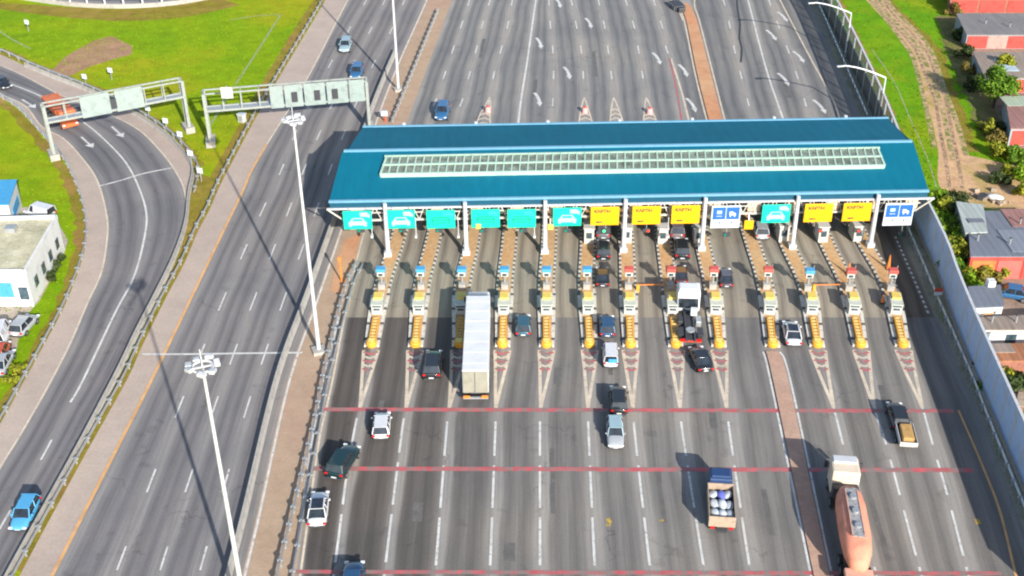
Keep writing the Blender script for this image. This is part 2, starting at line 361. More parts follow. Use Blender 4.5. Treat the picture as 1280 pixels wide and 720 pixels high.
# plaza lane lines: x as a function of y
PL = [
 [(578,-40),(565,0),(507,157),(478,230),(453,287),(433,367),(412,473),(403,513),(393,560),(370,720),(360,780)],
 [(600,-40),(587,0),(578,28),(567,60),(557,90),(545,125),(533,157),(500,290),(478,360),(464,437),(450,510),(446,523),(434,590),(420,697),(408,780)],
 [(624,-40),(612,3),(603,30),(596,60),(587,93),(578,125),(568,157),(544,290),(527,360),(519,437),(508,508),(502,543),(483,697),(473,780)],
 [(650,-40),(640,3),(635,30),(627,60),(618,90),(610,133),(604,157),(592,290),(578,360),(574,437),(562,508),(558,540),(546,693),(539,780)],
 [(678,-40),(670,0),(659,77),(648,153),(638,290),(631,360),(628,437),(620,508),(619,543),(613,700),(609,780)],
 [(684,-40),(688,32),(691,62),(692,93),(691,127),(690,157),(687,290),(683,360),(683,437),(676,510),(675,547),(675,680),(675,780)],
 [(706,-40),(720,30),(726,60),(729,92),(731,140),(732,157),(735,290),(733,360),(737,437),(735,508),(736,547),(742,680),(747,780)],
 [(738,-40),(755,30),(760,62),(764,92),(769,140),(771,157),(782,290),(785,360),(788,437),(791,508),(794,547),(809,680),(821,780)],
 [(768,-40),(792,31),(798,62),(803,93),(811,142),(813,157),(828,290),(837,360),(845,437),(850,508),(854,547),(875,680),(891,780)],
 [(803,-40),(827,31),(833,62),(837,73),(852,153),(875,290),(890,360),(899,437),(908,508),(913,547),(922,610),(934,690),(949,780)],
 [(838,-40),(860,23),(898,157),(936,290),(957,360),(966,437),(976,480),(1025,720),(1038,780)],
 [(889,-40),(905,3),(912,32),(918,62),(927,97),(937,135),(943,157),(978,290),(1008,360),(1022,437),(1042,510),(1053,553),(1068,617),(1093,710),(1112,780)],
 [(925,-40),(935,0),(958,87),(980,152),(1027,290),(1059,360),(1076,437),(1093,510),(1108,557),(1125,620),(1150,713),(1170,780)],
 [(950,-40),(962,3),(973,32),(985,63),(997,97),(1010,140),(1015,157),(1073,290),(1111,360),(1129,437),(1153,510),(1167,560),(1185,622),(1208,710),(1227,780)],
 [(992,-40),(1020,20),(1077,150),(1127,290),(1165,380),(1207,478),(1225,517),(1290,690),(1322,780)]]
tones = [.95, .85, .75, .45, .25, .22, .15, .1, .18, .1, .2, .3, .15, .3]
mb = MB(); mn = MB(); mp_ = MB()
for i in range(14):
    strips(mb, world(cut(PL[i], 397, 780), 0, False), world(cut(PL[i + 1], 397, 780), 0, False), tone=tones[i], z=.02)
    strips(mn, world(cut(PL[i], -40, 250), 0, False), world(cut(PL[i + 1], -40, 250), 0, False), tone=.1 if 0 < i < 9 else .2, z=.02)
    strips(mp_, world(cut(PL[i], 250, 397), 0, False), world(cut(PL[i + 1], 250, 397), 0, False), tone=.95 if i == 13 else (.12 if i < 10 else .05), z=.022)
struct(mb.build('plaza_road', M_asph)); struct(mn.build('plaza_road', M_north)); struct(mp_.build('concrete_pad', M_pad))
# highway on the left
HW = [
 [(462,-40),(435,0),(383,100),(320,203),(303,240),(273,302),(187,480),(121,610),(65,720),(32,780)],
 [(478,-40),(457,2),(437,36),(412,82),(387,131),(369,167),(352,212),(329,261),(310,303),(278,377),(223,512),(188,604),(150,703),(120,780)],
 [(499,-40),(480,3),(463,38),(440,82),(415,131),(398,170),(380,212),(361,263),(341,314),(317,376),(292,443),(268,509),(236,602),(205,698),(180,780)],
 [(523,-40),(505,2),(488,40),(468,78),(445,130),(430,167),(413,211),(396,261),(376,316),(354,377),(331,443),(309,509),(283,599),(255,696),(232,780)],
 [(546,-40),(532,0),(502,67),(487,103),(467,157),(428,277),(395,373),(358,480),(320,647),(303,717),(288,780)]]
mb = MB()
for i in range(4): strips(mb, world(HW[i]), world(HW[i + 1]), tone=(.05, .12, .1, .05)[i], z=.02, n=90)
struct(mb.build('highway_road', M_hwy))
# ramp
RL = [(-60,80),(0,116),(33,133),(53,158),(80,173),(103,197),(123,227),(135,273),(134,307),(127,343),(110,380),(90,427),(63,480),(27,543),(0,587),(-60,690)]
RC = [(-60,78),(0,100),(50,120),(85,141),(110,157),(133,177),(157,203),(173,233),(183,267),(180,300),(167,347),(143,393),(103,477),(88,503),(55,568),(5,652),(-45,740)]
RR = [(-60,60),(0,82),(33,97),(83,123),(133,142),(173,163),(203,193),(220,217),(230,240),(232,273),(223,307),(207,350),(182,400),(140,480),(90,570),(17,705),(-20,780)]
RSL = [(-60,92),(0,122),(20,134),(38,152),(58,175),(80,200),(98,238),(107,273),(107,307),(94,350),(77,390),(50,440),(28,480),(0,530),(-60,630)]
RSR = [(-60,46),(0,68),(33,83),(67,97),(113,115),(160,138),(200,163),(227,187),(243,213),(238,245),(234,283),(220,325),(197,373),(173,420),(147,475),(95,575),(20,712),(-15,780)]
mb = MB(); strips(mb, world(RL), world(RC), tone=.12, z=.02, n=90); strips(mb, world(RC), world(RR), tone=.08, z=.02, n=90)
struct(mb.build('ramp_road', M_ramp))
between('ramp_shoulder', RSL, RL, M_should, .012, 90); between('ramp_shoulder', RR, RSR, M_should, .012, 90)
HSL = [(428,-40),(404,5),(347,100),(320,147),(277,228),(262,262),(247,290),(230,330),(207,373),(178,432),(157,478),(100,580),(27,715),(-5,780)]
between('highway_shoulder', HSL, HW[0], M_should, .012, 90)
between('gravel_wedge', [(243,213),(238,245),(234,283),(220,325),(197,373),(147,475),(20,712)], [(277,228),(262,262),(247,290),(230,330),(207,373),(157,478),(27,715)], M_dry, .008, 60)
between('median_strip', HW[4], cut(PL[0], -40, 780), M_median, .015, 90)
# beyond: the far verge, brown patch, curved road with its parapet
poly('grass_field', [(1030,-60),(1043,18),(1060,43),(1095,150),(1142,277),(1173,345),(1190,395),(1223,478),(1280,613),(1350,790),(1800,790),(1600,-60)], M_grassb, .006)
poly('earth_patch', [(62,92),(80,72),(97,62),(118,50),(140,45),(150,50),(166,58),(164,68),(135,76),(110,84),(88,95),(72,95)], M_bare, .01)
between('dry_verge', [(-20,8),(40,17),(110,24),(170,26),(240,20),(300,6)], [(-20,2),(40,6),(110,10),(160,11),(220,6),(270,-4)], M_dry, .009)
between('dry_verge', [(433,-25),(403,7),(347,100),(320,147),(277,228),(262,262)], [(420,-30),(385,10),(335,90),(305,145),(262,222),(250,236)], M_dry, .009)
between('far_road', [(-30,-12),(60,2),(120,8),(170,8),(230,2),(270,-6),(310,-18)], [(-30,-60),(60,-40),(120,-34),(170,-34),(230,-40),(270,-48),(310,-60)], M_hwy, .03)
between('gravel_verge', [(992,-40),(1020,20),(1077,150),(1127,290),(1165,380),(1207,478),(1225,517),(1290,690),(1322,780)], [(1018,-20),(1043,40),(1095,153),(1142,277),(1184,378),(1223,478),(1245,530),(1303,668),(1350,780)], M_gravel, .013)
rg = random.Random(31)
def ragged(name, px, w, mat, z, amp=.9):
    P = resample(world(px), 90); A_ = []; B_ = []
    for p, q0, q1 in zip(P, offset(P, -w / 2), offset(P, w / 2)):
        A_.append(q0.lerp(p, rg.uniform(-.5, .5) * amp)); B_.append(q1.lerp(p, rg.uniform(-.5, .5) * amp))
    m = MB()
    for a, b in zip(A_, B_): m.v += [Vector((a.x, a.y, z)), Vector((b.x, b.y, z))]
    m.f += [(2 * i, 2 * i + 1, 2 * i + 3, 2 * i + 2) for i in range(89)]; struct(m.build(name, mat))
ragged('dry_verge', [(q[0] - 6, q[1] + 3) for q in RSL], 1.6, M_dry, .009); ragged('dry_verge', [(q[0] + 3, q[1] - 4) for q in RSR[:9]], 1.8, M_dry, .009)
ragged('dry_verge', [(1040,-20),(1064,36),(1085,78),(1112,140),(1130,190),(1152,250),(1165,300)], 1.4, M_dry, .0095)
ragged('dry_verge', [(1184,20),(1200,70),(1222,120),(1246,172)], 4.0, ground('dark_weeds', [(.3, (.12, .12, .03)), (.5, (.2, .17, .07)), (.7, (.09, .13, .02))], s1=.15), .0095, .6)  # wider strip in darker, mottled weed colours
ragged('dry_verge', [(1100,-20),(1118,10),(1170,62),(1188,110),(1203,153),(1216,190)], 1.6, M_dry, .0098)
# dirt track and yards on the right
between('dirt_track', [(1065,-30),(1083,0),(1137,60),(1150,93),(1160,133),(1167,160),(1173,193),(1172,225),(1180,245)], [(1090,-30),(1107,0),(1157,57),(1177,110),(1193,153),(1205,193),(1218,205),(1240,215),(1255,240)], M_dirt, .012)
rt = MB()
for off, wd_ in ((-.9, .5), (.75, .5)):
    ribbon(rt, world([(1095,-20),(1104,10),(1147,58),(1163,95),(1176,130),(1182,165),(1189,200),(1194,235)]), wd_, .016, off=off)
struct(rt.build('wheel_ruts', worn('rut_earth', (.2, .13, .07), under=(.5, .32, .19), wear=.5, scale=1.2)))
rt = MB(); ribbon(rt, world([(1095,-20),(1104,10),(1147,58),(1163,95),(1176,130),(1184,165),(1191,200)]), .7, .0165, off=0)
ribbon(rt, world([(1108,-20),(1112,5),(1160,57),(1180,110),(1196,153),(1208,195)]), .8, .0165); ribbon(rt, world([(1080,-10),(1134,60),(1147,93),(1157,133),(1168,185)]), .7, .0165)
struct(rt.build('weed_strip', worn('weeds', (.16, .19, .02), under=(.5, .32, .19), wear=.5, scale=.8)))
poly('yard_ground', [(1172,200),(1205,193),(1260,205),(1330,205),(1340,262),(1240,262),(1195,252),(1178,240)], M_dirt, .014)
poly('yard_ground', [(1205,330),(1300,318),(1400,330),(1500,480),(1300,498),(1240,475),(1205,440),(1196,392)], M_yard, .016)
poly('yard_ground', [(1190,-10),(1400,-10),(1450,200),(1262,185),(1250,150),(1235,120),(1213,70)], M_yard, .011)
pm_ = MB(); rp = random.Random(12)
for (k, y, w_, l_) in ((1,520,.5,5),(2,640,.9,2.5),(3,560,.4,8),(5,600,.45,9),(5,470,.8,3),(7,620,.4,7),(8,520,.7,4),(4,690,1.0,2.2),(11,660,.45,8),(12,500,.6,5),(6,455,.5,4),(9,640,.5,6),(2,60,.6,9),(6,80,.5,11),(12,110,.8,8),(4,110,.6,7)):
    pl = PL[k]; x = interp(pl, y) + rp.uniform(14, 40) * (1 if y > 200 else .45); c = G(x, y); a, _z = G(interp(pl, y) , y), 0; b = G(interp(pl, y - 20), y - 20); d = (b - a).normalized(); u = Vector((d.y, -d.x, 0))
    ribbon(pm_, [c + d * (l_ * (q / 6 - .5)) + u * rp.uniform(-.06, .06) for q in range(7)], w_, .0245)
struct(pm_.build('tarmac_patch', worn('tarmac_patch', (.13, .122, .112), under=(.16, .15, .14), wear=.4, scale=1.2)))
# ------------------------------------------------------------------ road markings
wh = MB(); cr = MB(); orl = MB(); red = MB()
def line(mbx, px, w=.2, z=.028, off=0): ribbon(mbx, world(px), w, z, off=off)
def dash(mbx, pl, y0, y1, w=.2, z=.028): ribbon(mbx, world(cut(pl, y0, y1), 0, False), w, z)
line(cr, HW[0], .25, off=0); 
ribbon(orl, world(cut(HW[0], 180, 780), 0, False), .32, .031)
line(wh, HW[4], .22, off=-.25)
for k in (1, 2, 3):
    for yc, h in ((2,9),(38,9),(80,10),(131,11),(169,12),(212,14),(262,17),(315,19),(377,23),(443,26),(509,27),(601,29),(698,30)):
        dash(wh, HW[k], yc - h / 2, yc + h / 2, .17)
line(wh, [(-60,78),(0,100),(50,120),(85,141),(110,157),(133,177),(157,203),(173,233),(183,267),(180,300),(167,347),(143,393),(103,477),(88,503)], .24)
for a, b in ((550, 575), (638, 662)): ribbon(wh, world(cut(RC[12:], a, b), 0, False), .2, .028)
line(cr, RL, .22, off=.1); line(cr, RR, .2, off=-.1)
line(wh, [(123,233),(150,226),(180,217),(215,210)], .3, .032, 0); line(wh, [(178,443),(230,443),(300,442),(378,441)], .3, .034)
# plaza south
line(wh, cut(PL[0], 397, 780), .22, off=.3); line(cr, cut(PL[0], 290, 780), .2, off=-.35)
for k in (1,2,3,4,5,6,7,8,9,11,12,13):
    pl = PL[k]; sh = 6 if k > 10 else (-4 if k < 3 else 0)
    rows = ((527,570),(582,635),(647,707),(722,780)) if k < 10 else ((510,556),(575,619),(638,695),(709,770))
    for a, b in rows: dash(wh, pl, a + (sh if k < 10 else 0), b + (sh if k < 10 else 0), .22)
    # gore: V lines with chevrons from island nose to apex
    n = cut(pl, 438, 510); P = world(n, 0, False); L = arclen(P); T = L[-1]
    for sgn in (-1, 1):
        q = [at_len(P, L, T * t) for t in [j / 10 for j in range(11)]]; qq = []
        for j, p in enumerate(q):
            d = (q[min(j + 1, 10)] - q[max(j - 1, 0)]).normalized(); u = Vector((d.y, -d.x, 0)); qq.append(p + u * sgn * .8 * (1 - j / 10))
        ribbon(cr, qq, .34, .0292 + .0012 * sgn)
    for j in range(5):
        t = .03 + .075 * j; p = at_len(P, L, T * t); d = (P[-1] - P[0]).normalized(); u = Vector((d.y, -d.x, 0)); hw = .8 * (1 - t)
        tgt = red if j % 2 == 0 else cr
        for sgn in (-1, 1):
            ribbon(tgt, [p + d * .45, p + u * sgn * hw], .3, .0336 + .0011 * sgn)
# median strips and their lines
MS = ([(957,440),(967,480),(1017,720),(1030,780)], [(972,440),(986,480),(1037,720),(1050,780)])
between('plaza_median', MS[0], MS[1], M_clay2, .14, 40, 0)
line(wh, [(p[0] - 3, p[1]) for p in MS[0]], .2); line(wh, [(p[0] + 3, p[1]) for p in MS[1]], .2)
MNn = ([(848,5),(857,23),(872,95),(888,157),(905,210)], [(860,5),(870,23),(889,95),(905,157),(922,210)])
between('plaza_median', MNn[0], MNn[1], M_clay, .14, 40, 0)
line(cr, [(p[0] - 2.5, p[1]) for p in MNn[0]], .25); line(cr, [(872,-25),(868,5),(874,25),(892,95),(908,157),(924,210)], .25)
line(cr, [(825,-15),(845,8),(854,26)], .25)
# plaza north
for k in (1,2,3,5,6,7,8,9,11,13):
    pl = PL[k]
    for yc in (-24, 2, 31, 62, 94, 128): 
        if (k in (6,7,8) and yc > 110) or (k == 9 and yc > 70): continue
        dash(wh, pl, yc - 5, yc + 5, .2)
line(wh, cut(PL[4], -40, 240), .3); line(wh, cut(PL[12], -40, 240), .28)
line(cr, [(958,-35),(975,0),(1010,67),(1040,123),(1052,157),(1075,230)], .26)
for k in (3, 6, 7, 8):
    P = world(cut(PL[k], 122, 160), 0, False); L = arclen(P); T = L[-1]
    for sgn in (-1, 1):
        q = [at_len(P, L, T * j / 6) for j in range(7)]; d = (P[-1] - P[0]).normalized(); u = Vector((d.y, -d.x, 0))
        ribbon(cr, [p + u * sgn * 1.15 * (j / 6) ** .8 for j, p in enumerate(q)], .22, .0292 + .0012 * sgn)
    for j in range(4):
        t = .45 + .15 * j; p = at_len(P, L, T * t); hw = 1.15 * t
        for sgn in (-1, 1): ribbon(cr, [p - d * .8, p + u * sgn * hw], .35, .0336 + .0011 * sgn)
for sg in (0, 6):
    line(red if sg == 0 else cr, [(837 + sg * .3, 73), (846 + sg, 115), (853 + sg * 1.6, 157)], .3, .03)
# merge arrows, north
def arrow(px, py, s=1.0, flip=1, slant=.12, w=.5):
    c = G(px, py); d = Vector((slant, 1, 0)).normalized(); u = Vector((d.y, -d.x, 0))
    q = []
    for j in range(9):
        t = j / 8; q.append(c + d * (-1.9 + 4.2 * (1 - t)) * s + u * flip * s * (-.35 + .75 * (1 - (1 - t) ** 2)))
    ribbon(wh, q, w, .028)
    e = q[-1]; dd = (q[-1] - q[-2]).normalized(); uu = Vector((dd.y, -dd.x, 0))
    wh.quad(*[Vector((v.x, v.y, .029)) for v in (e + dd * 1.5 * s, e + uu * .5 * s - dd * .2, e - uu * .5 * s - dd * .2)])
for p in ((697,3),(673,53),(735,28),(708,90),(671,123),(820,72),(853,87),(863,130),(963,43),(977,20),(997,70),(978,98),(1023,132)): arrow(*p, s=.95, flip=1, slant=0)
def straight(px, py, slope=.55):
    c = G(px, py); d = (G(px + slope * 4, py + 4) - c); d.normalize(); u = Vector((d.y, -d.x, 0))
    ribbon(wh, [c - d * 2, c + d * 1.2], .3, .028); e = c + d * 1.2
    wh.quad(*[Vector((v.x, v.y, .029)) for v in (e + d * 1.5, e + u * .7, e - u * .7)])
straight(108,177,1.1); straight(146,164,1.1); straight(35,129,1.6)
# rumble lines
for yy, a, b, t in ((512,403,1192,.6),(586,392,1216,.6),(715,370,1252,.45)):
    for x0, x1 in ((a, 965 + (yy - 440) * .2), (986 + (yy - 480) * .22, b)):
        n = 24; ribbon(red, [G(x0 + (x1 - x0) * j / n, yy + 2 * (x0 + (x1 - x0) * j / n - 400) / 800) for j in range(n + 1)], t, .036)
# service bay line and edge line on the right
P = world([(1119,296),(1141,346),(1163,398)], 0); L = arclen(P); s = 0
while s < L[-1] - .6: ribbon(wh, P, .26, .03, s, s + .55); s += 1.05
line(orl, [(1198,513),(1227,580),(1250,640),(1270,720),(1288,780)], .22, .03)
for m_, n_, mt in ((wh, 'white_marking', M_white), (cr, 'cream_marking', M_cream), (orl, 'orange_marking', M_orangel), (red, 'red_marking', M_redl)): struct(m_.build(n_, mt))
# small coloured spots on the tarmac
sp = MB(); c = G(761,653); sp.quad(*[c + Vector((x, y, .03)) for x, y in ((-.3,-.55),(.12,-.5),(.28,.1),(.1,.6),(-.2,.4))]); c = G(827,651)
sp.quad(*[c + Vector((x, y, .03)) for x, y in ((-.22,-.12),(.2,-.1),(.2,.16),(-.18,.12))]); c = G(1222,652); sp.quad(*[c + Vector((x, y, .03)) for x, y in ((-.25,-.4),(.25,-.3),(.2,.4),(-.2,.3))])
struct(sp.build('paint_spot', worn('paint_spot_yellow', (.5, .33, .04), wear=.46)))
# paths on the grass
pw = MB()
for a in ([(351,18),(323,62),(295,105)], [(351,18),(320,20),(288,25)], [(293,108),(278,132),(263,156)], [(-5,36),(15,49),(38,61)], [(1090,62),(1118,103),(1137,147),(1160,200),(1172,240)]): line(pw, a, .35 if a[0][0] < 500 else .2, .014)
struct(pw.build('footpath', worn('path_concrete', (.34, .36, .2), under=(.13, .2, .02), wear=.48)))
# ------------------------------------------------------------------ barriers, rails
def barrier(name, label, px, h=.95, wd=.5, mat=M_conc, off=0):
    P = offset(resample(world(px), 70), off); mbx = MB(); rings = []
    for i, p in enumerate(P):
        d = (P[min(i + 1, 69)] - P[max(i - 1, 0)]); d.z = 0; d.normalize(); u = Vector((d.y, -d.x, 0))
        rings.append([Vector((p.x, p.y, z)) + u * x for x, z in ((-wd / 2, 0), (-wd / 2, .1), (-wd * .2, h * .45), (-wd * .16, h), (wd * .16, h), (wd * .2, h * .45), (wd / 2, .1), (wd / 2, 0))])
    mbx.loft(rings); o = mbx.build(name, mat); return tag(o, label, 'barrier')
def guardrail(label, px, off=0, step=3.0, h=.8, two=False):
    P = offset(world(px), off); L = arclen(P); o0 = P[0]
    t = thing('guardrail', label, 'guardrail', (o0.x, o0.y, 0))
    loc = [p - Vector((o0.x, o0.y, 0)) for p in resample(P, 80)]; mbx = MB(); rings = []
    for i, p in enumerate(loc):
        d = (loc[min(i + 1, 79)] - loc[max(i - 1, 0)]); d.z = 0; d.normalize(); u = Vector((d.y, -d.x, 0))
        rings.append([Vector((p.x, p.y, z)) + u * x for x, z in ((-.05, h - .34), (.03, h - .26), (-.03, h - .17), (.03, h - .08), (-.05, h), (-.09, h), (-.09, h - .34))])
    mbx.loft(rings); mbx.build('rail', M_galv, t)
    n = min(98, int(L[-1] / step)); pm = None
    for i in range(n):
        q = at_len(P, L, (i + .5) * L[-1] / n) - Vector((o0.x, o0.y, 0))
        if pm is None: pm = MB().box((0, 0, h / 2), (.16, .16, h)).box((0, 0, h - .17), (.5, .2, .16)).build('post', M_galv, t)
        else: pm = pm.copy(); C.objects.link(pm); pm.parent = t
        pm.location = q
    return t
barrier('concrete_barrier', 'long pale concrete barrier between the wide highway and the toll plaza median', HW[4][2:], 1.0, .5, M_conc, 1.05)
barrier('concrete_barrier', 'curved pale concrete barrier along the inner side of the ramp', RSR[2:], .8, .4, M_conc, .2)
guardrail('steel guardrail along the grass edge of the ramp outer shoulder', RSL, 0)
guardrail('steel guardrail along the left shoulder of the wide highway', HSL, .3)
guardrail('steel guardrail along the left edge of the toll plaza', [(447,333),(431,367),(405,473),(392,540),(350,715),(338,770)], 0, 2.2, .95)
guardrail('second steel guardrail row on the plaza left edge, nearest the lanes', [(451,333),(436,367),(413,455),(403,500),(366,700),(352,770)], -.25, 3, .6)
guardrail('steel guardrail on the median north of the toll canopy', [(548,15),(505,120),(490,157)], 0, 2.2, .95)
guardrail('steel guardrail on the right edge beside the service lane', [(1119,255),(1133,290),(1172,383),(1213,478),(1233,530),(1297,690),(1325,760)], 0, 2.2, 1.0)
guardrail('steel guardrail on the right edge north of the toll canopy', [(1008,-15),(1027,20),(1083,150)], 0, 2.2, 1.0)
guardrail('steel guardrail at the grassy top of the ramp', RSR[:10], -.5, 3, .8)
# curved parapet of the far road
t = thing('bridge_parapet', 'curved white parapet with posts along the far road at the top left', 'parapet')
P = world([(-30,-10),(60,4),(110,9),(160,10),(210,7),(260,-1),(300,-12)]); L = arclen(P); mbx = MB(); rings = []
for i, p in enumerate(resample(P, 60)):
    rings.append([p + Vector((0, y, z)) for y, z in ((-.25, 0), (-.25, .8), (.25, .8), (.25, 0))])
mbx.loft(rings); mbx.build('parapet_wall', M_conc, t)
mbx = MB(); Q = resample(P, 60)
mbx.loft([[p + Vector((0, y, z)) for y, z in ((-.05, 2.1), (-.05, 2.25), (.05, 2.25), (.05, 2.1))] for p in Q]); mbx.build('handrail', M_whitem, t)
for i in range(16):
    q = at_len(P, L, (i + .5) * L[-1] / 16); MB().box((q.x, q.y, 1.5), (.3, .2, 1.5)).build('post', M_whitem, t)
# tar streak on north side
bl = MB(); P = world([(920,-10),(922,12),(925,30),(924,48),(927,60),(926,78)]); ribbon(bl, P, .34, .033); bl2 = struct(bl.build('tar_streak', paint('tar', (.035, .035, .037), .7)))
# gore nose at the top of the north median
cush = thing('crash_attenuator', 'dark crash cushion at the far tip of the orange median', 'crash cushion', G(848, 12), rad(14))
MB().box((0, .8, .5), (2, 3.6, 1)).box((0, -1.4, .45), (1.3, 1, .9)).build('cushion_body', M_dark, cush, bevel=.15)
for i in range(4): MB().box((0, -.6 + i * .9, .5), (2.15, .15, .8)).build('rib', M_galv, cush)
# ------------------------------------------------------------------ noise walls
Wn = world([(1003,-40),(1022,5),(1043,40),(1068,92),(1095,153),(1110,192),(1124,230)], 0)
Ws = world([(1124,230),(1142,277),(1173,345),(1190,395),(1223,478),(1280,613),(1335,745),(1360,800)], 0)
def wall(label, P, n, parts):
    o0 = P[0]; t = thing('noise_wall', label, 'noise wall', (o0.x, o0.y, 0)); Q = [p - o0 for p in resample(P, n + 1)]
    for i in range(n):
        a, b = Q[i], Q[i + 1]; d = (b - a).normalized(); u = Vector((d.y, -d.x, 0))
        for z0, z1, th, mt, nm in parts:
            mm = MB(); a2 = a + d * .06; b2 = b - d * .06
            mm.add([a2 - u * th + Vector((0, 0, z0)), b2 - u * th + Vector((0, 0, z0)), b2 + u * th + Vector((0, 0, z0)), a2 + u * th + Vector((0, 0, z0)),
                    a2 - u * th + Vector((0, 0, z1)), b2 - u * th + Vector((0, 0, z1)), b2 + u * th + Vector((0, 0, z1)), a2 + u * th + Vector((0, 0, z1))],
                   [(0, 3, 2, 1), (4, 5, 6, 7), (0, 1, 5, 4), (1, 2, 6, 5), (2, 3, 7, 6), (3, 0, 4, 7)])
            mm.build(nm, mt, t)
        zt = max(p[1] for p in parts) + .03
        MB().box((a.x, a.y, zt / 2), (.22, .3, zt)).build('wall_post', M_whitem, t)
    cap = MB()
    for i in range(n): cap.beam(Q[i] + Vector((0, 0, zt + .08)), Q[i + 1] + Vector((0, 0, zt + .08)), .28, .14)
    cap.build('top_rail', M_whitem, t); return t
M_wallb = paint('blue_wall_panel', (.4, .52, .72), .55, 0, .08, .8)
M_walld = roofing('dark_louvre_panel', (.1, .1, .09), .4, 1, .6, .7, .3)
wall('long pale blue noise wall along the right edge of the toll plaza', Ws, 24, ((0, .5, .14, M_conc, 'plinth'), (.52, 5.0, .07, M_wallb, 'wall_panel')))
wall('glazed dark noise screen on the right edge north of the canopy', Wn, 18, ((0, 3.2, .1, M_walld, 'wall_panel'), (3.22, 5.2, .03, M_screen, 'glass_panel')))
# curved lamps on the screen
def wall_lamp(px, py, label):
    b = G(px, py); t = thing('street_lamp', label, 'street lamp', b, rad(8), 'curved lamps on the noise screen')
    MB().tube((0, 0, 0), (0, 0, 7.6), .16, .12).build('post', M_whitem, t)
    q = [Vector((-5.9 * k / 8, .2 * k, 7.6 + 1.6 * math.sin(k / 8 * 1.5))) for k in range(9)]; m = MB()
    for a, c in zip(q, q[1:]): m.tube(a, c, .12, .1, 6)
    m.build('arm', M_whitem, t); MB().box(q[-1] + Vector((-.5, 0, -.05)), (1.1, .4, .2)).build('lamp_head', M_galv, t, bevel=.05)
wall_lamp(1097, 158, 'curved white lamp on the screen just beyond the canopy'); wall_lamp(1056, 72, 'farther curved white lamp on the noise screen, higher up'); 
# ------------------------------------------------------------------ toll canopy
A = G(411, 252.5, 7.4); B = G(1161, 239, 7.4); U = (B - A); CW = U.length; U.normalize(); V = Vector((-U.y, U.x, 0)); rotz = math.atan2(U.y, U.x)
can = thing('toll_canopy', 'long teal toll plaza canopy with a glazed skylight strip across all the lanes', 'canopy', (A.x, A.y, 0), rotz)
SHR = .085
def cn(u, v, z): return Vector((u + v * SHR, v, z))
def slab(u0, u1, v0, z0, v1, z1, th=.12, c0=0, c1=0):
    """c0: inset of the far end"""
    m = MB(); P = [cn(u0, v0, z0), cn(u1, v0, z0), cn(u1 - c1, v1, z1), cn(u0 + c1, v1, z1)]
    m.add(P + [p - Vector((0, 0, th)) for p in P], [(0, 1, 2, 3), (7, 6, 5, 4), (0, 4, 5, 1), (1, 5, 6, 2), (2, 6, 7, 3), (3, 7, 4, 0)]); return m
RD = 9.6; RZ = 9.3; BD = 20.6
slab(0, CW, .1, 7.4, RD, RZ).build('front_roof', M_teal, can)
slab(.6, CW - .6, RD + .25, RZ + .1, BD, 7.6).build('rear_roof', M_teal, can)
mm = MB(); mm.beam(cn(.2, RD + .1, RZ + .12), cn(CW - .2, RD + .1, RZ + .12), .35, .25); mm.build('ridge_cap', M_tealtr, can)
mm = MB(); mm.beam(cn(0, 0, 7.46), cn(CW, 0, 7.46), .3, .3); mm.beam(cn(.6, BD + .1, 7.66), cn(CW - .6, BD + .1, 7.66), .25, .25); mm.build('gutter', M_tealtr, can)
mm = MB(); mm.box(cn(CW / 2, .12, 6.93), (CW - .1, .1, .72)); mm.build('fascia', M_tealdk, can)
for s, nm in ((.03, 'gable'), (CW - .03, 'gable')):
    mm = MB(); P = [cn(s, .3, 7.25), cn(s, RD, RZ - .15), cn(s + (.6 if s < 1 else -.6), BD - .2, 7.45), cn(s + (.6 if s < 1 else -.6), BD - .2, 6.6), cn(s, .3, 6.6)]
    Q = [p + Vector((.08, 0, 0)) for p in P]; mm.add(P + Q, [(0, 1, 2, 3, 4), (9, 8, 7, 6, 5)] + [(i, (i + 1) % 5, 5 + (i + 1) % 5, 5 + i) for i in range(5)]); mm.build(nm, M_tealdk, can)
# front truss
mm = MB(); mm.beam(cn(-.3, -.1, 6.5), cn(CW + .8, -.1, 6.5), .22, .2); mm.build('top_chord', M_whitem, can)
mm = MB(); mm.beam(cn(1.5, .5, 4.6), cn(CW - 1, .5, 4.6), .22, .22); mm.beam(cn(1.2, .5, 5.6), cn(CW - .6, .5, 5.6), .16, .12)
n = 46
for i in range(n):
    a = 1.5 + (CW - 2.5) * i / n; b = 1.5 + (CW - 2.5) * (i + .5) / n; c_ = 1.5 + (CW - 2.5) * (i + 1) / n
    mm.beam(cn(a, .5, 4.6), cn(b, .5, 6.45), .1, .1); mm.beam(cn(b, .5, 6.45), cn(c_, .5, 4.6), .1, .1)
mm.beam(cn(-.3, -.1, 6.5), cn(1.6, .4, 4.6), .16, .16); mm.beam(cn(CW + .8, -.1, 6.5), cn(CW - 1.1, .4, 4.6), .16, .16)
mm.build('lattice_truss', M_cab, can)
for i in range(15):
    u0 = CW * (i + .62) / 15 + .2; MB().box(cn(u0, .62, 5.45), (1.5, .08, 1.3)).build('infill_panel', M_beigep, can)
# cross trusses under the roof
for i in range(12):
    u0 = 3 + (CW - 6) * i / 11; mm = MB(); mm.beam(cn(u0, .6, 6.5), cn(u0, BD - .4, 6.5), .2, .2)
    for j in range(8):
        a = .6 + j * (BD - 1) / 8; b = a + (BD - 1) / 16
        mm.beam(cn(u0, a, 6.5), cn(u0, b, 7.6), .1, .1)
    mm.build('cross_truss', M_cab, can)
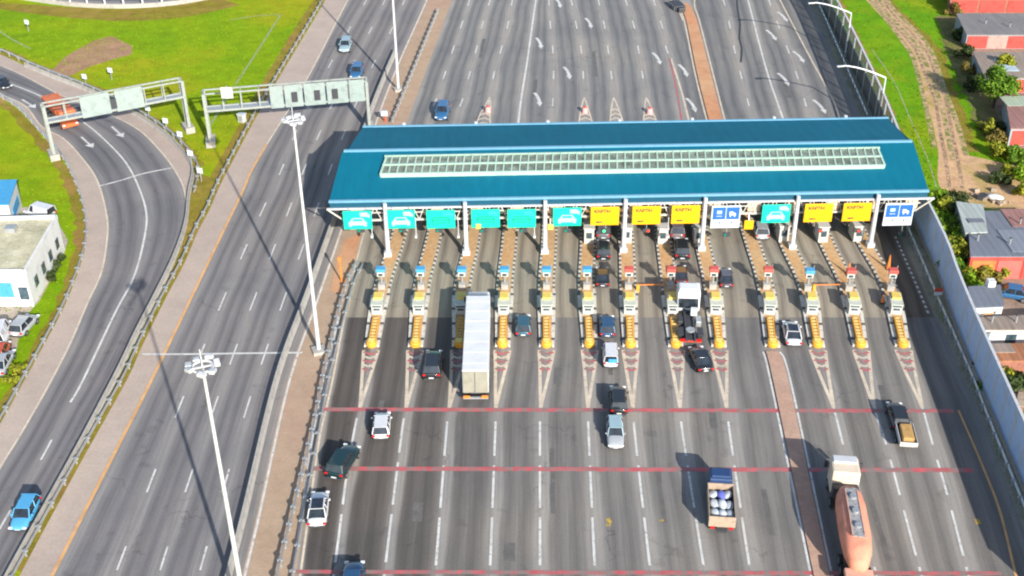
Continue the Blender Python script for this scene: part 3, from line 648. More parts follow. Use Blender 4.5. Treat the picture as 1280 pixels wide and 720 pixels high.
# skylight
SK0, SK1 = 5.5, CW - 4.6
def roofz(v): return 7.4 + (RZ - 7.4) * v / RD
mm = MB(); v0, v1 = 4.5, 8.0; up = .42
P = [cn(SK0, v0, roofz(v0)), cn(SK1, v0, roofz(v0)), cn(SK1 - .3, v1, roofz(v1)), cn(SK0 + .3, v1, roofz(v1))]
pane = slab(SK0, SK1, v0, roofz(v0) + up, v1, roofz(v1) + up, .04, 0, .15); pane.build('skylight_glazing', M_skyg, can)
mm = MB()
for (u0, v0_, u1, v1_) in ((SK0, v0, SK1, v0), (SK0, v1, SK1, v1), (SK0, v0, SK0 + .3, v1), (SK1, v0, SK1 - .3, v1)):
    mm.beam(cn(u0, v0_, roofz(v0_) + up / 2 + .05), cn(u1, v1_, roofz(v1_) + up / 2 + .05), .24, up + .1)
vm = (v0 + v1) / 2; mm.beam(cn(SK0, vm, roofz(vm) + up + .05), cn(SK1, vm, roofz(vm) + up + .05), .3, .14)
n = 62
for i in range(1, n):
    u = SK0 + (SK1 - SK0) * i / n; mm.beam(cn(u, v0, roofz(v0) + up + .04), cn(u, v1, roofz(v1) + up + .04), .16, .1)
mm.build('skylight_frame', M_skyfr, can)
# what shows through the glazing: ceiling lining with fittings
mm = slab(SK0 + .05, SK1 - .05, v0 + .05, roofz(v0) + .1, v1 - .05, roofz(v1) + .1, .02); mm.build('skylight_kerb', paint('skylight_lining', (.3, .27, .2), .8, 0, .38, .9), can)
# columns, front and rear
front_u = []
for i, px in enumerate((481, 581, 681.5, 782, 882, 998, 1098)):
    y = 257 - (px - 412) * .0187; b = atY(px, y, A.y - .35 + (px - 412) / 750 * (B.y - A.y))
    d = b - Vector((A.x, A.y, 0)); u = d.dot(U); front_u.append(u)
    m = MB().tube((u, -.45, .2), (u, -.45, 7.3), .3, .24, 12).box((u, -.45, .5), (.9, .9, .6)); m.build('column', M_whitem, can)
    m = MB().beam((u, -.45, 6.95), (u, 1.2, 7.1), .2, .3); m.build('column_bracket', M_whitem, can)
for px in (505, 595, 685, 775, 866, 969, 1059):
    b = atY(px, 160, A.y + BD + .4); d = b - Vector((A.x, A.y, 0)); u = d.dot(U)
    MB().tube((u, BD + .45, 0), (u, BD + .45, 7.95), .28, .24, 12).build('column', M_whitem, can)
ordn = ['', 'first', 'second', 'third', 'fourth', 'fifth', 'sixth', 'seventh', 'eighth', 'ninth', 'tenth', 'eleventh', 'twelfth', 'thirteenth', 'fourteenth', 'fifteenth', 'sixteenth', 'seventeenth', 'eighteenth', 'nineteenth', 'twentieth']
# ------------------------------------------------------------------ signs on the canopy
def signs():
    kinds = [(447,275,'g','car'),(501,274,'g','car'),(551,274,'g','dark'),(607,273,'g','dark'),(652,273,'g','dark'),(709,271,'g','car'),
             (756,270,'y',''),(808,269,'y',''),(857,268,'y',''),(907,271,'b',''),(970,267,'g','car'),(1023,266,'y',''),(1071,265,'y',''),(1123,268,'b','')]
    gl = ['leftmost green lane sign with a pale car symbol','green lane sign just right of the first canopy column, pale car symbol','green lane sign left of the second canopy column, dark car outline',
          'green lane sign just right of the second canopy column, dark car outline','green lane sign left of the third canopy column, dark car outline','green lane sign just right of the third canopy column with a pale car symbol',
          'leftmost yellow lane sign, left of the fourth canopy column','yellow lane sign just right of the fourth canopy column','yellow lane sign left of the fifth canopy column',
          'white and blue sign panel beside the fifth canopy column','green lane sign on the right half, left of the sixth column','yellow lane sign just right of the sixth canopy column','rightmost yellow lane sign, left of the last column','rightmost white and blue sign panel at the canopy end']
    for (px, py, k, sub), lab in zip(kinds, gl):
        Y = A.y - .55 + (px - 412) / 750 * (B.y - A.y); c = atY(px, py, Y)
        t = thing('lane_sign', lab, 'sign', c, rotz, {'g': 'green lane signs', 'y': 'yellow lane signs', 'b': 'white and blue sign panels'}[k])
        W, Hh = (3.4, 2.45) if k != 'b' else (3.5, 3.0)
        MB().box((0, 0, 0), (W, .12, Hh)).build('sign_panel', {'g': M_sgreen, 'y': M_syel, 'b': M_swhite}[k], t, bevel=.03)
        MB().beam((-W * .3, .1, Hh / 2), (-W * .3, .4, Hh / 2 + .25), .08, .08).beam((W * .3, .1, Hh / 2), (W * .3, .4, Hh / 2 + .25), .08, .08).build('bracket', M_galv, t)
        yf = -.07
        def rect(x0, z0, x1, z1, m): m.add([(x0, yf, z0), (x1, yf, z0), (x1, yf - .02, z1), (x0, yf - .02, z1)], [(0, 1, 2, 3)])
        def shape(pts, m): m.add([(x, yf - .005, z) for x, z in pts], [tuple(range(len(pts)))])
        if k == 'g':
            m = MB()
            if sub == 'car':
                shape([(-1.05,-.85),(-1.1,-.3),(-.9,-.15),(-.6,.3),(.6,.3),(.9,-.15),(1.1,-.3),(1.05,-.85),(.75,-.85),(.7,-.7),(-.7,-.7),(-.75,-.85)], m)
                m.build('car_symbol', M_smint, t); m = MB(); yf = -.09; shape([(-.62,-.12),(-.48,.17),(.48,.17),(.62,-.12)], m); m.build('symbol_window', M_sgreen, t); yf = -.07
                m = MB(); shape([(.35,.5),(.3,1.0),(1.1,1.05),(1.5,.7),(1.45,.3),(1.1,.45)], m); m.build('tag_symbol', M_smint, t)
            else:
                for a, b in (((-.75,.25),(.75,.25)), ((-.75,.25),(-1.05,-.1)), ((.75,.25),(1.05,-.1)), ((-1.0,-.12),(1.0,-.12)), ((-1.05,-.1),(-.9,-.75)), ((1.05,-.1),(.9,-.75)), ((-.6,-.45),(.6,-.45))):
                    m.beam((a[0], yf - .01, a[1]), (b[0], yf - .01, b[1]), .03, .09)
                m.build('car_symbol', M_sdkgreen, t); m = MB(); shape([(.35,.55),(.3,.95),(1.1,1.0),(1.5,.7),(1.45,.35),(1.1,.45)], m); m.build('tag_symbol', paint('sign_green2', (.02, .6, .42), .5), t)
        elif k == 'y':
            # short dark text line top left and a small one bottom left
            for body, size, x, z, nm in (('КАРТЫ', .56, -1.3, .48, 'sign_text'), ('карты', .26, -1.05, -.85, 'small_text')):
                cu = bpy.data.curves.new(nm, 'FONT'); cu.body = body; cu.size = size; cu.extrude = .008; cu.offset = .022
                o0 = bpy.data.objects.new('lettering', cu); C.objects.link(o0); me = bpy.data.meshes.new_from_object(o0.evaluated_get(bpy.context.evaluated_depsgraph_get())); bpy.data.objects.remove(o0)
                o = bpy.data.objects.new(nm, me); C.objects.link(o); o.location = (x, yf - .01, z); o.rotation_euler = (rad(90), 0, 0); o.parent = t; me.materials.clear(); me.materials.append(M_sdark)
        else:
            m = MB(); rect(-1.58, -.32, -.05, 1.33, m); rect(.05, -.32, 1.6, 1.33, m); m.build('blue_field', M_sblue, t); yf = -.1
            m = MB(); shape([(-1.1,.45),(-1.1,.9),(-.5,.9),(-.5,.45)], m); m.build('card_symbol', paint('sign_lblue', (.35, .5, .75), .5), t)
            m = MB(); shape([(.4,.25),(.4,.75),(.85,.75),(.85,.6),(1.05,.6),(1.2,.42),(1.2,.25)], m)
            m.build('truck_symbol', M_swhite, t)
            for x in (.55, 1.05): m = MB(); shape([(x + .1 * math.cos(q), .13 + .1 * math.sin(q)) for q in [j * math.pi / 4 for j in range(8)]], m); m.build('symbol_wheel', M_swhite, t)
            m = MB(); rect(-1.15, .1, -.45, .2, m); m.build('symbol_bar', M_swhite, t); yf = -.07
            m = MB()
            for x in (-.65, .75): rect(x - .04, -.75, x + .04, -.5, m); shape([(x - .14,-.72),(x,-.95),(x + .14,-.72)], m)
            m.build('down_arrow', M_sdark, t)
    # small traffic signals hung under the panels
    for i, (px, col) in enumerate(((451,'g'),(503,'g'),(549,'g'),(604,'g'),(654,'g'),(709,'g'),(757,'G'),(808,'r'),(908,'g'),(1127,'g'),(1023,'r'),(1071,'r'))):
        Y = A.y - .1 + (px - 412) / 750 * (B.y - A.y); c = atY(px, 288 if px not in (908, 1127) else 293, Y)
        t = thing('lane_signal', '%s small lane traffic signal from the left under the canopy signs' % ordn[i + 1], 'traffic signal', c, rotz, 'lane signals')
        MB().box((0, 0, 0), (.9, .25, .5)).build('housing', M_dark, t, bevel=.04)
        MB().tube((-.2 if col != 'r' else .2, -.13, 0), (-.2 if col != 'r' else .2, -.17, 0), .17, n=10).build('signal_lens', lampmat('sig_' + col, {'g': (0, .18, .12), 'G': (.05, .8, .25), 'r': (.7, .05, .02)}[col], {'g': 0, 'G': .6, 'r': .4}[col]), t)
        MB().tube((0, .05, .2), (0, .3, 1.3), .04).build('hanger', M_galv, t)
    for px, py, w_, lab in ((936,281,1.1,'small square yellow panel right of the white and blue sign'),(688,284,.7,'small yellow panel beside the third canopy column'),(598,283,.6,'small yellow panel beside the second canopy column')):
        c = atY(px, py, A.y - .3); t = thing('yellow_panel', lab, 'sign', c, rotz)
        MB().box((0, 0, 0), (w_, .1, w_ * 1.1)).build('panel', M_syel if w_ > 1 else M_yelr, t, bevel=.03); MB().beam((0, .1, w_ * .5), (0, .4, w_ * .5 + .6), .08, .08).build('bracket', M_galv, t)
    for i, px in enumerate((465, 520, 668, 573, 835)):
        c = atY(px, 290, A.y - .1); t = thing('camera_mast', '%s white drop camera from the left under the canopy signs' % ordn[i + 1], 'camera', c, rotz, 'drop cameras')
        MB().tube((0, 0, -.3), (0, .2, 1.9), .05).build('drop_tube', M_whitem, t); MB().box((0, -.2, -.45), (.3, .6, .3)).build('camera_body', M_whitem, t, bevel=.04)
signs()
# ------------------------------------------------------------------ islands with kiosks, booths and cushions
reds = {7, 8, 9, 10, 12, 13}
def frame(pl, y):
    p = G(interp(pl, y), y); a = G(interp(pl, y - 8), y - 8); b = G(interp(pl, y + 8), y + 8); d = (a - b).normalized()
    return p, math.atan2(d.y, d.x) - math.pi / 2
def make_kiosk(col):
    t = thing('payment_kiosk', 'x', 'kiosk')
    MB().box((0, 0, .35), (.8, .8, .7)).build('plinth', M_conc, t, bevel=.04)
    MB().tube((0, .1, .6), (0, .1, 2.1), .13, n=10).build('stand', M_galv, t)
    MB().box((0, -.1, 2.0), (.85, .5, .55)).build('cabinet', M_cab, t, bevel=.04)
    MB().box((0, -.05, 2.58), (1.05, .9, .42)).build('canopy_box', col, t, bevel=.06)
    MB().box((0, -.37, 2.0), (.5, .04, .3)).build('screen', M_bglass, t)
    MB().tube((.5, .4, 0), (.5, .4, 3.0), .05).build('antenna_post', M_galv, t)
    return t
def make_booth():
    t = thing('toll_booth', 'x', 'toll booth')
    MB().box((0, 0, .65), (1.2, 2.5, 1.3)).build('cabin', M_cab, t, bevel=.06)
    MB().box((0, 0, 1.5), (1.06, 2.36, .44)).build('window_band', M_bglass, t, bevel=.04)
    m = MB()
    for x in (-.54, .54):
        for y in (-1.2, -.42, .42, 1.2): m.box((x, y, 1.5), (.1, .1, .46))
    m.beam((-.54, -1.2, 1.72), (.54, -1.2, 1.72), .1, .08).beam((-.54, 1.2, 1.72), (.54, 1.2, 1.72), .1, .08).beam((-.54, -1.2, 1.72), (-.54, 1.2, 1.72), .1, .08).beam((.54, -1.2, 1.72), (.54, 1.2, 1.72), .1, .08)
    m.build('window_frame', M_cab, t)
    MB().box((0, -1.27, 1.0), (.7, .06, .35)).build('front_window', M_bglass, t)
    r = MB().box((0, 0, 1.8), (1.35, 2.75, .14)).build('roof', M_cabroof, t, bevel=.05)
    MB().box((.02, .5, 2.02), (1.0, 1.3, .36)).build('cooling_unit', M_yelr, r, bevel=.05)
    MB().box((-.1, 1.2, 1.93), (.6, .3, .12)).build('roof_hatch', M_kblue, r)
    MB().box((.61, .2, .8), (.04, .8, 1.4)).build('door', M_galv, t)
    return t
def make_cushion():
    t = thing('crash_cushion', 'x', 'crash cushion')
    MB().box((0, 1.9, .36), (.46, 4.6, .3)).build('bed', M_islt, t, bevel=.05)
    for i in range(8):
        MB().box((0, -.1 + i * .6, .55), (.5, .1, .09)).build('rib', M_yelr, t, bevel=.03)
    m = MB(); pts = [(.58 * math.cos(a), -.6 + .5 * math.sin(a)) for a in [math.pi + math.pi * k / 10 for k in range(11)]] + [(.52, .1), (-.52, .1)]
    m.prism(pts, 0, .66); m.build('nose', M_yel, t, bevel=.14)
    m = MB(); m.prism([(x * .6, y * .7 - .1) for x, y in pts], .66, .7); m.build('nose_cap', paint('yellow_cap', (.75, .6, .15), .5), t)
    for s in (-1, 1): MB().box((s * .3, 2.0, .4), (.12, 4.4, .34)).build('side_rail', M_yel, t)
    return t
kb = make_kiosk(M_kblue); kr = make_kiosk(M_kred); bo = make_booth(); cu_ = make_cushion(); first = {}
def place(src, loc, rz, label, group):
    if src.name not in first: first[src.name] = 1; o = src
    else: o = copy_tree(src)
    o.location = loc; o.rotation_euler = (0, 0, rz); o['label'] = label; o['group'] = group; return o
for i in range(1, 14):
    pl = PL[i]; w0 = .95; P = world(cut(pl, 262, 434), 0, False); P = resample(P, 40); n0 = P[0]
    t = thing('toll_island', '%s raised toll island from the left, brown paving with white kerb marks' % ordn[i], 'traffic island', (0, 0, 0), 0, 'toll islands')
    t.location = P[-1]; Q = [p - P[-1] for p in P]; wd = [w0 if k < 25 else w0 - .3 * (k - 25) / 14 for k in range(40)]
    def isl(ws, z0, z1, sl_=slice(None), e=0):
        m = MB(); rings = []
        for k in range(40):
            d = (Q[min(k + 1, 39)] - Q[max(k - 1, 0)]).normalized(); u = Vector((d.y, -d.x, 0)); h = ws[k]
            rings.append([Q[k] + u * x + Vector((0, 0, z)) for x, z in ((-h, z0), (-h, z1), (h, z1), (h, z0))])
        m.loft(rings[sl_]); return m
    isl(wd, 0, .2).build('kerb', M_kerbd, t); isl([x - .22 for x in wd], .15, .215).build('paving', M_islt if i < 13 else M_islt, t)
    # kerb stones painted in alternate white and dark, one strip round the nose
    Lq = arclen(Q); path = []; n_ = int(Lq[-1] / .5)
    for k in range(n_ + 1):
        sL = Lq[-1] * k / n_; p = at_len(Q, Lq, sL); q = at_len(Q, Lq, min(Lq[-1], sL + .3)); q0 = at_len(Q, Lq, max(0, sL - .3)); d = (q - q0).normalized(); kk = min(39, int(sL / Lq[-1] * 39)); path.append((p, Vector((d.y, -d.x, 0)), wd[kk], sL / Lq[-1]))
    ringp = [(p - u * (h - .11), u, f) for p, u, h, f in path] + [(p + u * (h - .11), -u, f) for p, u, h, f in reversed(path)]
    m = MB(); m.loft([[p + (u if True else u) * x + Vector((0, 0, z)) for x, z in ((-.26 if f > .66 else -.14, .02), (-.26 if f > .66 else -.14, .235), (.12, .235), (.12, .02))] for p, u, f in ringp], cap=True)
    ko = m.build('kerb_paint', M_kerbw, t); ko.data.materials.append(M_kerbd)
    for k, pg in enumerate(ko.data.polygons):
        seg = max(v for v in pg.vertices) // 4; f = ringp[min(len(ringp) - 1, seg)][2]
        pg.material_index = (seg % 2) if f < .66 else (1 if seg % 6 == 0 else 0)
    isred = i in reds
    p, rz = frame(pl, 362 if i < 11 else 364); p.z = .21
    place(kr if isred else kb, p, rz, '%s payment kiosk from the left, white cabinet under a %s box' % (ordn[i], 'red' if isred else 'blue'), 'payment kiosks with %s tops' % ('red' if isred else 'blue'))
    p, rz = frame(pl, 388); p.z = .21
    bo.scale = (1, 1, .72); place(bo, p, rz, '%s white toll booth from the left with a yellow unit on its roof' % ordn[i], 'toll booths')
    p, rz = frame(pl, 429); p.z = .02 + .2 * 0
    place(cu_, p, rz, '%s ribbed yellow crash cushion from the left with a rounded nose' % ordn[i], 'crash cushions at the island noses')
# rear booths under the canopy, white heads visible below the signs
hb = None
for j, (i, px, py) in enumerate(((6,736,293),(7,783,292),(8,828,293),(9,873,293),(11,979,290),(12,1028,291),(13,1072,290))):
    t = thing('service_cabin', '%s of the pale service cabins from the left, half under the canopy edge' % ordn[j + 1], 'cabin', G(px, py + 14), frame(PL[i], 300)[1], 'service cabins under the canopy')
    t.location.z = .21; MB().box((0, 1.2, 1.05), (1.2, 2.4, 2.1)).build('cabin_body', M_cab, t, bevel=.05); MB().box((0, 1.2, 2.17), (1.4, 2.6, .12)).build('roof', M_cab, t); MB().box((0, -.02, 1.2), (.7, .06, .8)).build('window', M_bglass, t)
# barrier arms, cones, bollards
for px, py, a, lab in ((797,363,8,'orange barrier arm lowered beside the seventh toll island'),(1017,363,4,'orange barrier arm lowered beside the eleventh toll island')):
    t = thing('barrier_gate', lab, 'barrier', G(px, py, .2), rotz); t.location.z = 0
    MB().box((0, 0, .5), (.35, .35, 1)).build('gate_housing', M_yel, t, bevel=.04); MB().beam((.1, 0, .95), (2.9, .0, .95), .08, .1).build('arm', M_orange, t)
def spike(px, py, lab, h=1.6):
    t = thing('warning_marker', lab, 'marker', G(px, py, .21), 0); MB().tube((0, 0, 0), (0, 0, h), .26, .04, 10).build('marker_cone', M_orange, t); MB().box((0, 0, .04), (.6, .6, .08)).build('marker_base', M_dark, t)
    MB().tube((0, 0, h * .45), (0, 0, h * .62), .16, .122, 10).build('white_band', M_swhite, t)
spike(1060, 343, 'tall orange marker cone on the twelfth island'); spike(1110, 336, 'tall orange marker cone on the last island', 1.9); spike(1103, 378, 'low red marker beside the last kiosk', 1.0)
t = thing('lamp_marker', 'orange post on the brown verge left of the first toll island', 'marker', G(427, 352), 0); MB().tube((0, 0, 0), (0, 0, 3.0), .12, .1).build('post', M_orange, t); MB().box((0, 0, 3.1), (.35, .2, .5)).build('head', M_orange, t)
# orange clay patch around the canopy's left end
poly('clay_verge', [(452,290),(432,300),(420,330),(413,365),(430,367),(436,345),(446,318)], M_clay, .024)
# ------------------------------------------------------------------ masts
def mast(px, py, h, label, head_r=.95, loc=None):
    b = G(px, py); t = thing('light_mast', label, 'light mast', b, rad(20), 'floodlight masts')
    MB().tube((0, 0, 0), (0, 0, h), .23, .1, 14).build('pole', M_whitem, t, smooth=False)
    MB().box((0, 0, .2), (1.4, 1.4, .4)).build('base', M_conc, t); 
    m = MB(); n = 16
    for k in range(n):
        a0, a1 = 2 * math.pi * k / n, 2 * math.pi * (k + 1) / n; m.tube((head_r * .72 * math.cos(a0), head_r * .72 * math.sin(a0), h - .1), (head_r * .72 * math.cos(a1), head_r * .72 * math.sin(a1), h - .1), .09, n=6)
    for k in range(4): a = math.pi / 2 * k; m.beam((0, 0, h - .1), (head_r * .75 * math.cos(a), head_r * .75 * math.sin(a), h - .1), .1, .1)
    m.build('head_ring', M_whitem, t)
    for k in range(7):
        a = 2 * math.pi * k / 7 + .2 * math.sin(k * 3.1); MB().box((head_r * math.cos(a), head_r * math.sin(a), h + .12 * math.sin(k * 2.0)), (.4, .58, .26), a + .5 * math.sin(k * 2.3), .25 * math.cos(k * 1.7)).build('floodlight', M_whitem, t, bevel=.05)
    MB().tube((0, 0, h), (0, 0, h + 1.3), .04).build('lightning_rod', M_whitem, t)
    return t
mast(318, 826, 28.2, 'tall white floodlight mast nearest the camera at the lower left')
mast(399, 440, 27, 'tall white floodlight mast on the verge beside the plaza left guardrail')
mast(498, 113, 27, 'tall white floodlight mast on the median beyond the canopy')
# ------------------------------------------------------------------ sign gantries
def gantry(a_px, b_px, zt, zb, label, panels, boxes, dpth=1.6, posts=(1, 1)):
    a = G(*a_px); b = G(*b_px); d = b - a; Lg = d.length; rz = math.atan2(d.y, d.x)
    t = thing('sign_gantry', label, 'gantry', a, rz)
    m = MB()
    for y in (-dpth / 2, dpth / 2):
        m.beam((0, y, zt), (Lg, y, zt), .18, .2); m.beam((0, y, zb), (Lg, y, zb), .22, .3)
    n = int(Lg / 2.4)
    for k in range(n + 1):
        x = Lg * k / n
        for y in (-dpth / 2, dpth / 2): m.beam((x, y, zb), (x, y, zt), .14, .14)
        m.beam((x, -dpth / 2, zt), (x, dpth / 2, zt), .12, .12); m.beam((x, -dpth / 2, zb), (x, dpth / 2, zb), .12, .12)
    m.build('truss', M_gant, t)
    MB().box((Lg / 2, 0, zb + .02), (Lg, dpth - .3, .06)).build('walkway', M_galv, t)
    for x, on in ((0, posts[0]), (Lg, posts[1])):
        if not on: continue
        for y in (-dpth / 2, dpth / 2): MB().beam((x, y, 0), (x, y, zt), .42, .42).build('post', M_gant, t)
        MB().box((x, 0, .45), (1.3, dpth + 1.2, .9)).build('footing', M_conc, t)
    for x0, x1 in panels:
        MB().box(((x0 + x1) / 2 * Lg, -dpth / 2 - .25, (zt + zb) / 2 + .1), ((x1 - x0) * Lg, .1, zt - zb + .7)).build('sign_panel', M_panelb, t, bevel=.02)
    for x0 in boxes:
        MB().box((x0 * Lg, -dpth / 2 - .4, (zt + zb) / 2), (.8, .5, 1.4)).build('control_box', M_dark if x0 < .9 else M_galv, t)
    return t
gantry((68,197), (236,163), 8.0, 5.6, 'grey sign gantry spanning the curved ramp, seen from behind', ((.25,.46),(.5,.7)), (.48,), 1.4)
gantry((264,180), (462,163), 8.0, 5.4, 'grey sign gantry spanning the wide highway with a row of sign backs', ((.4,.48),(.49,.6),(.61,.74),(.75,.88),(.89,.985)), (.55,.69,.8), 1.6)
t = thing('white_sign_board', 'small white square board on the left arm of the highway gantry', 'sign', atY(283.5, 116, 152.5), 0)
MB().box((0, 0, 0), (1.6, .12, 1.6)).build('board', M_cab, t, bevel=.03); MB().box((0, .15, 0), (.2, .2, 1.8)).build('bracket', M_galv, t)
# little posts along the ramp verge
for i, (px, py) in enumerate(((187,148),(209,164),(227,181),(240,205),(252,227),(108,108),(36,39),(140,100))):
    lab = '%s chevron board post along the ramp verge counted from the gantry' % ordn[i + 1] if i < 5 else ('white marker post by the upper ramp guardrail', 'white box post in the far left meadow', 'white marker post beside the brown patch')[i - 5]
    t = thing('marker_post', lab, 'post', G(px, py), rad(-20), 'white marker posts by the ramp')
    MB().tube((0, 0, 0), (0, 0, 1.7), .07).build('post', M_galv, t); MB().box((0, -.05, 1.7), (.85, .14, .8)).build('board', M_swhite, t, bevel=.02)
t = thing('utility_cabinet', 'white cabinet on a post beside the highway left rail', 'cabinet', G(303, 152), rad(-25)); MB().box((0, 0, .6), (1.0, .8, 1.2)).build('cabinet_body', M_whitem, t, bevel=.04); MB().box((0, 0, 1.25), (1.2, 1, .1)).build('cap', M_whitem, t); MB().box((0, -.41, .6), (.7, .03, .9)).build('door', M_galv, t)
t = thing('median_beacon', 'white and pink warning beacon on the median between highway gantry and canopy', 'beacon', G(481, 152), 0); MB().tube((0, 0, 0), (0, 0, 1.1), .14).build('post', M_red, t); MB().box((0, 0, 1.35), (1, .7, .7)).build('beacon_box', M_swhite, t, bevel=.08)
for px, py, r_ in ((731,141,1),(812,142,2),(610,140,0)):
    t = thing('warning_marker', ('pink and white warning drum in the leftmost northern chevrons','pink and white warning drum in the middle northern chevrons','pink and white warning drum in the northern chevrons nearest the median')[r_], 'marker', G(px, py), 0)
    MB().tube((0, 0, 0), (0, 0, .9), .45, .38, 12).build('drum', paint('pink_white', (.7, .35, .33), .5), t); MB().tube((0, 0, .9), (0, 0, 1.05), .3, .2, 12).build('lamp', M_red, t)
t = thing('red_sign_board', 'small red and white sign by the right guardrail', 'sign', G(1170, 378), rad(0)); MB().tube((0, 0, 0), (0, 0, 1.6), .07).build('post', M_galv, t); MB().box((0, -.06, 1.7), (.9, .1, .45)).build('upper_board', M_red, t); MB().box((0, -.06, 1.25), (.9, .1, .4)).build('lower_board', M_swhite, t)
# ------------------------------------------------------------------ vehicles
def wheel(t, x, y, r=.33, wd=.24):
    w_ = MB().tube((x - wd / 2, y, r), (x + wd / 2, y, r), r, n=16).build('wheel', M_tyre, t)
    MB().tube((x - wd / 2 - .01, y, r), (x + wd / 2 + .01, y, r), r * .62, n=10).build('rim', M_rim, w_)
def car(label, px, py, col, kind='sedan', up=True, slope=None, sc=1.06, name=None, roofcol=None, cat='car', rzadd=0):
    p = G(px, py, .7); p.z = 0.03
    if slope is None: slope = 0
    d = G(px - slope * 10, py - 10) - G(px + slope * 10, py + 10); rz = math.atan2(d.y, d.x) - math.pi / 2
    if not up: rz += math.pi
    t = thing(name or {'sedan': 'sedan_car', 'hatch': 'hatchback_car', 'suv': 'suv_car', 'van': 'delivery_van', 'pickup': 'pickup_truck'}[kind], label, cat, p, rz + rzadd); sc *= .93; t.scale = (sc, sc * .97, sc)
    L, W, hb, hr, c0, c1, r0, r1 = {'sedan': (4.6, 1.8, .92, 1.45, -1.75, 1.0, -1.05, .3), 'hatch': (4.1, 1.76, .95, 1.52, -1.98, .95, -1.6, .3),
        'suv': (4.7, 1.9, 1.1, 1.75, -2.22, .95, -1.9, .3), 'van': (4.6, 1.95, 1.2, 2.05, -2.28, 1.15, -2.24, .75), 'pickup': (5.2, 1.9, 1.05, 1.75, -.6, 1.1, -.45, .4)}[kind]
    hl = L / 2; m = MB(); rings = []
    for y, ws, zb, zt in ((-hl, .8, .42, hb - .2), (-hl + .12, .9, .3, hb - .04), (-hl + .7, .99, .24, hb), (-.6, 1, .22, hb), (.6, 1, .22, hb), (hl - 1.2, .99, .22, hb - .04), (hl - .5, .95, .26, hb - .16), (hl - .12, .84, .32, hb - .3), (hl, .7, .42, hb - .42)):
        h = W / 2 * ws; rings.append([Vector(q) for q in ((-h * .92, y, zb), (-h, y, zb + .15), (-h, y, zt - .2), (-h * .86, y, zt), (-h * .4, y, zt + .03), (h * .4, y, zt + .03), (h * .86, y, zt), (h, y, zt - .2), (h, y, zb + .15), (h * .92, y, zb))])
    m.loft(rings); body = m.build('body', col, t, smooth=True, sub=1)
    wb, wt = W / 2 * .9, W / 2 * .74
    B4 = [(-wb, c0, hb - .02), (wb, c0, hb - .02), (wb, c1, hb - .05), (-wb, c1, hb - .05)]; T4 = [(-wt, r0, hr), (wt, r0, hr), (wt, r1, hr), (-wt, r1, hr)]
    for nm, (a, b, c, d_) in (('rear_window', (B4[0], B4[1], T4[1], T4[0])), ('windscreen', (B4[2], B4[3], T4[3], T4[2])), ('side_window', (B4[1], B4[2], T4[2], T4[1])), ('side_window', (B4[3], B4[0], T4[0], T4[3]))):
        MB().quad(a, b, c, d_).build(nm, M_glass, t)
    if kind == 'van':
        m = MB()
        for s in (-1, 1): m.add([(s * (wb + .01), c0, hb), (s * (wb + .01), .35, hb), (s * (wt + .015), .3, hr), (s * (wt + .015), r0, hr)], [(0, 1, 2, 3)])
        m.build('cargo_side', col, t)
    glassroof = roofcol is M_glass; rc = col if glassroof else (roofcol or col); m = MB()
    rr = [[Vector((x * k, y0, z)) for x, z in ((-wt, hr - .02), (-wt * .9, hr + .035), (wt * .9, hr + .035), (wt, hr - .02))] for y0, k in ((r0 - .05, .96), (r0 + .2, 1), (r1 - .2, 1), (r1 + .05, .96))]
    m.loft(rr)
    for a, b in zip(B4, T4): m.beam(a, b, .09, .07)
    for s in (-1, 1): m.beam((s * (wb + .01), (c0 + c1) / 2 - .05, hb), (s * (wt + .01), (r0 + r1) / 2 - .1, hr), .08, .05)
    m.build('roof', rc, t)
    if glassroof: MB().box((0, (r0 + r1) / 2, hr + .04), (wt * 1.62, r1 - r0 + .02, .03)).build('glass_roof', M_glass, t)
    for s in (-1, 1):
        wheel(t, s * (W / 2 - .1), hl - .85); wheel(t, s * (W / 2 - .1), -hl + .85)
        MB().box((s * W * .36, hl - .1, hb - .34), (.36, .22, .14)).build('headlight', M_head, t, bevel=.03)
        MB().box((s * W * .39, -hl + .02, hb - .2), (.3, .12, .2)).build('tail_light', M_tail, t, bevel=.03)
        MB().box((s * (W / 2 + .06), c1 - .35, hb + .05), (.2, .16, .14)).build('wing_mirror', col, t, bevel=.03)
    MB().box((0, -hl - .01, .55), (.5, .03, .13)).build('number_plate', M_plate, t); MB().box((0, hl + .0, .45), (.5, .03, .13)).build('number_plate', M_plate, t)
    MB().box((0, -hl + .03, .36), (W * .8, .1, .2)).build('bumper', M_dark, t, bevel=.03)
    MB().box((0, hl - .02, .36), (W * .62, .1, .18)).build('grille', M_dark, t, bevel=.03)
    if kind == 'pickup': MB().box((0, -1.65, hb + .02), (1.5, 1.7, .04)).build('cargo_bed', M_dark, t)
    return t
CP = lambda n, c: carpaint('paint_' + n, c)
black = CP('black', (.018, .02, .024)); white = CP('white', (.62, .62, .63)); silver = CP('silver', (.36, .38, .4)); dgreen = CP('dark_green', (.006, .028, .032)); lblue = CP('light_blue', (.08, .34, .58)); navy = CP('navy', (.02, .07, .15)); teal = CP('teal', (.08, .2, .24)); blue2 = CP('blue', (.03, .12, .26))
car('light blue hatchback driving down the curved ramp', 31, 641, lblue, 'hatch', False, -.52)
car('white sedan with a dark glass roof low on the left plaza lane', 398, 634, white, 'sedan', True, -.12, roofcol=M_glass)
car('dark green suv turned across the leftmost plaza lane', 429, 576, dgreen, 'suv', True, -.62, 1.08)
car('small white hatchback between the upper two red lines on the left', 477, 530, white, 'hatch', True, -.08)
car('dark suv cut by the bottom edge of the picture', 441, 727, navy, 'suv', True, -.1)
car('black suv behind the second lane left of the white truck', 541, 455, black, 'suv', True, -.12, 1.1)
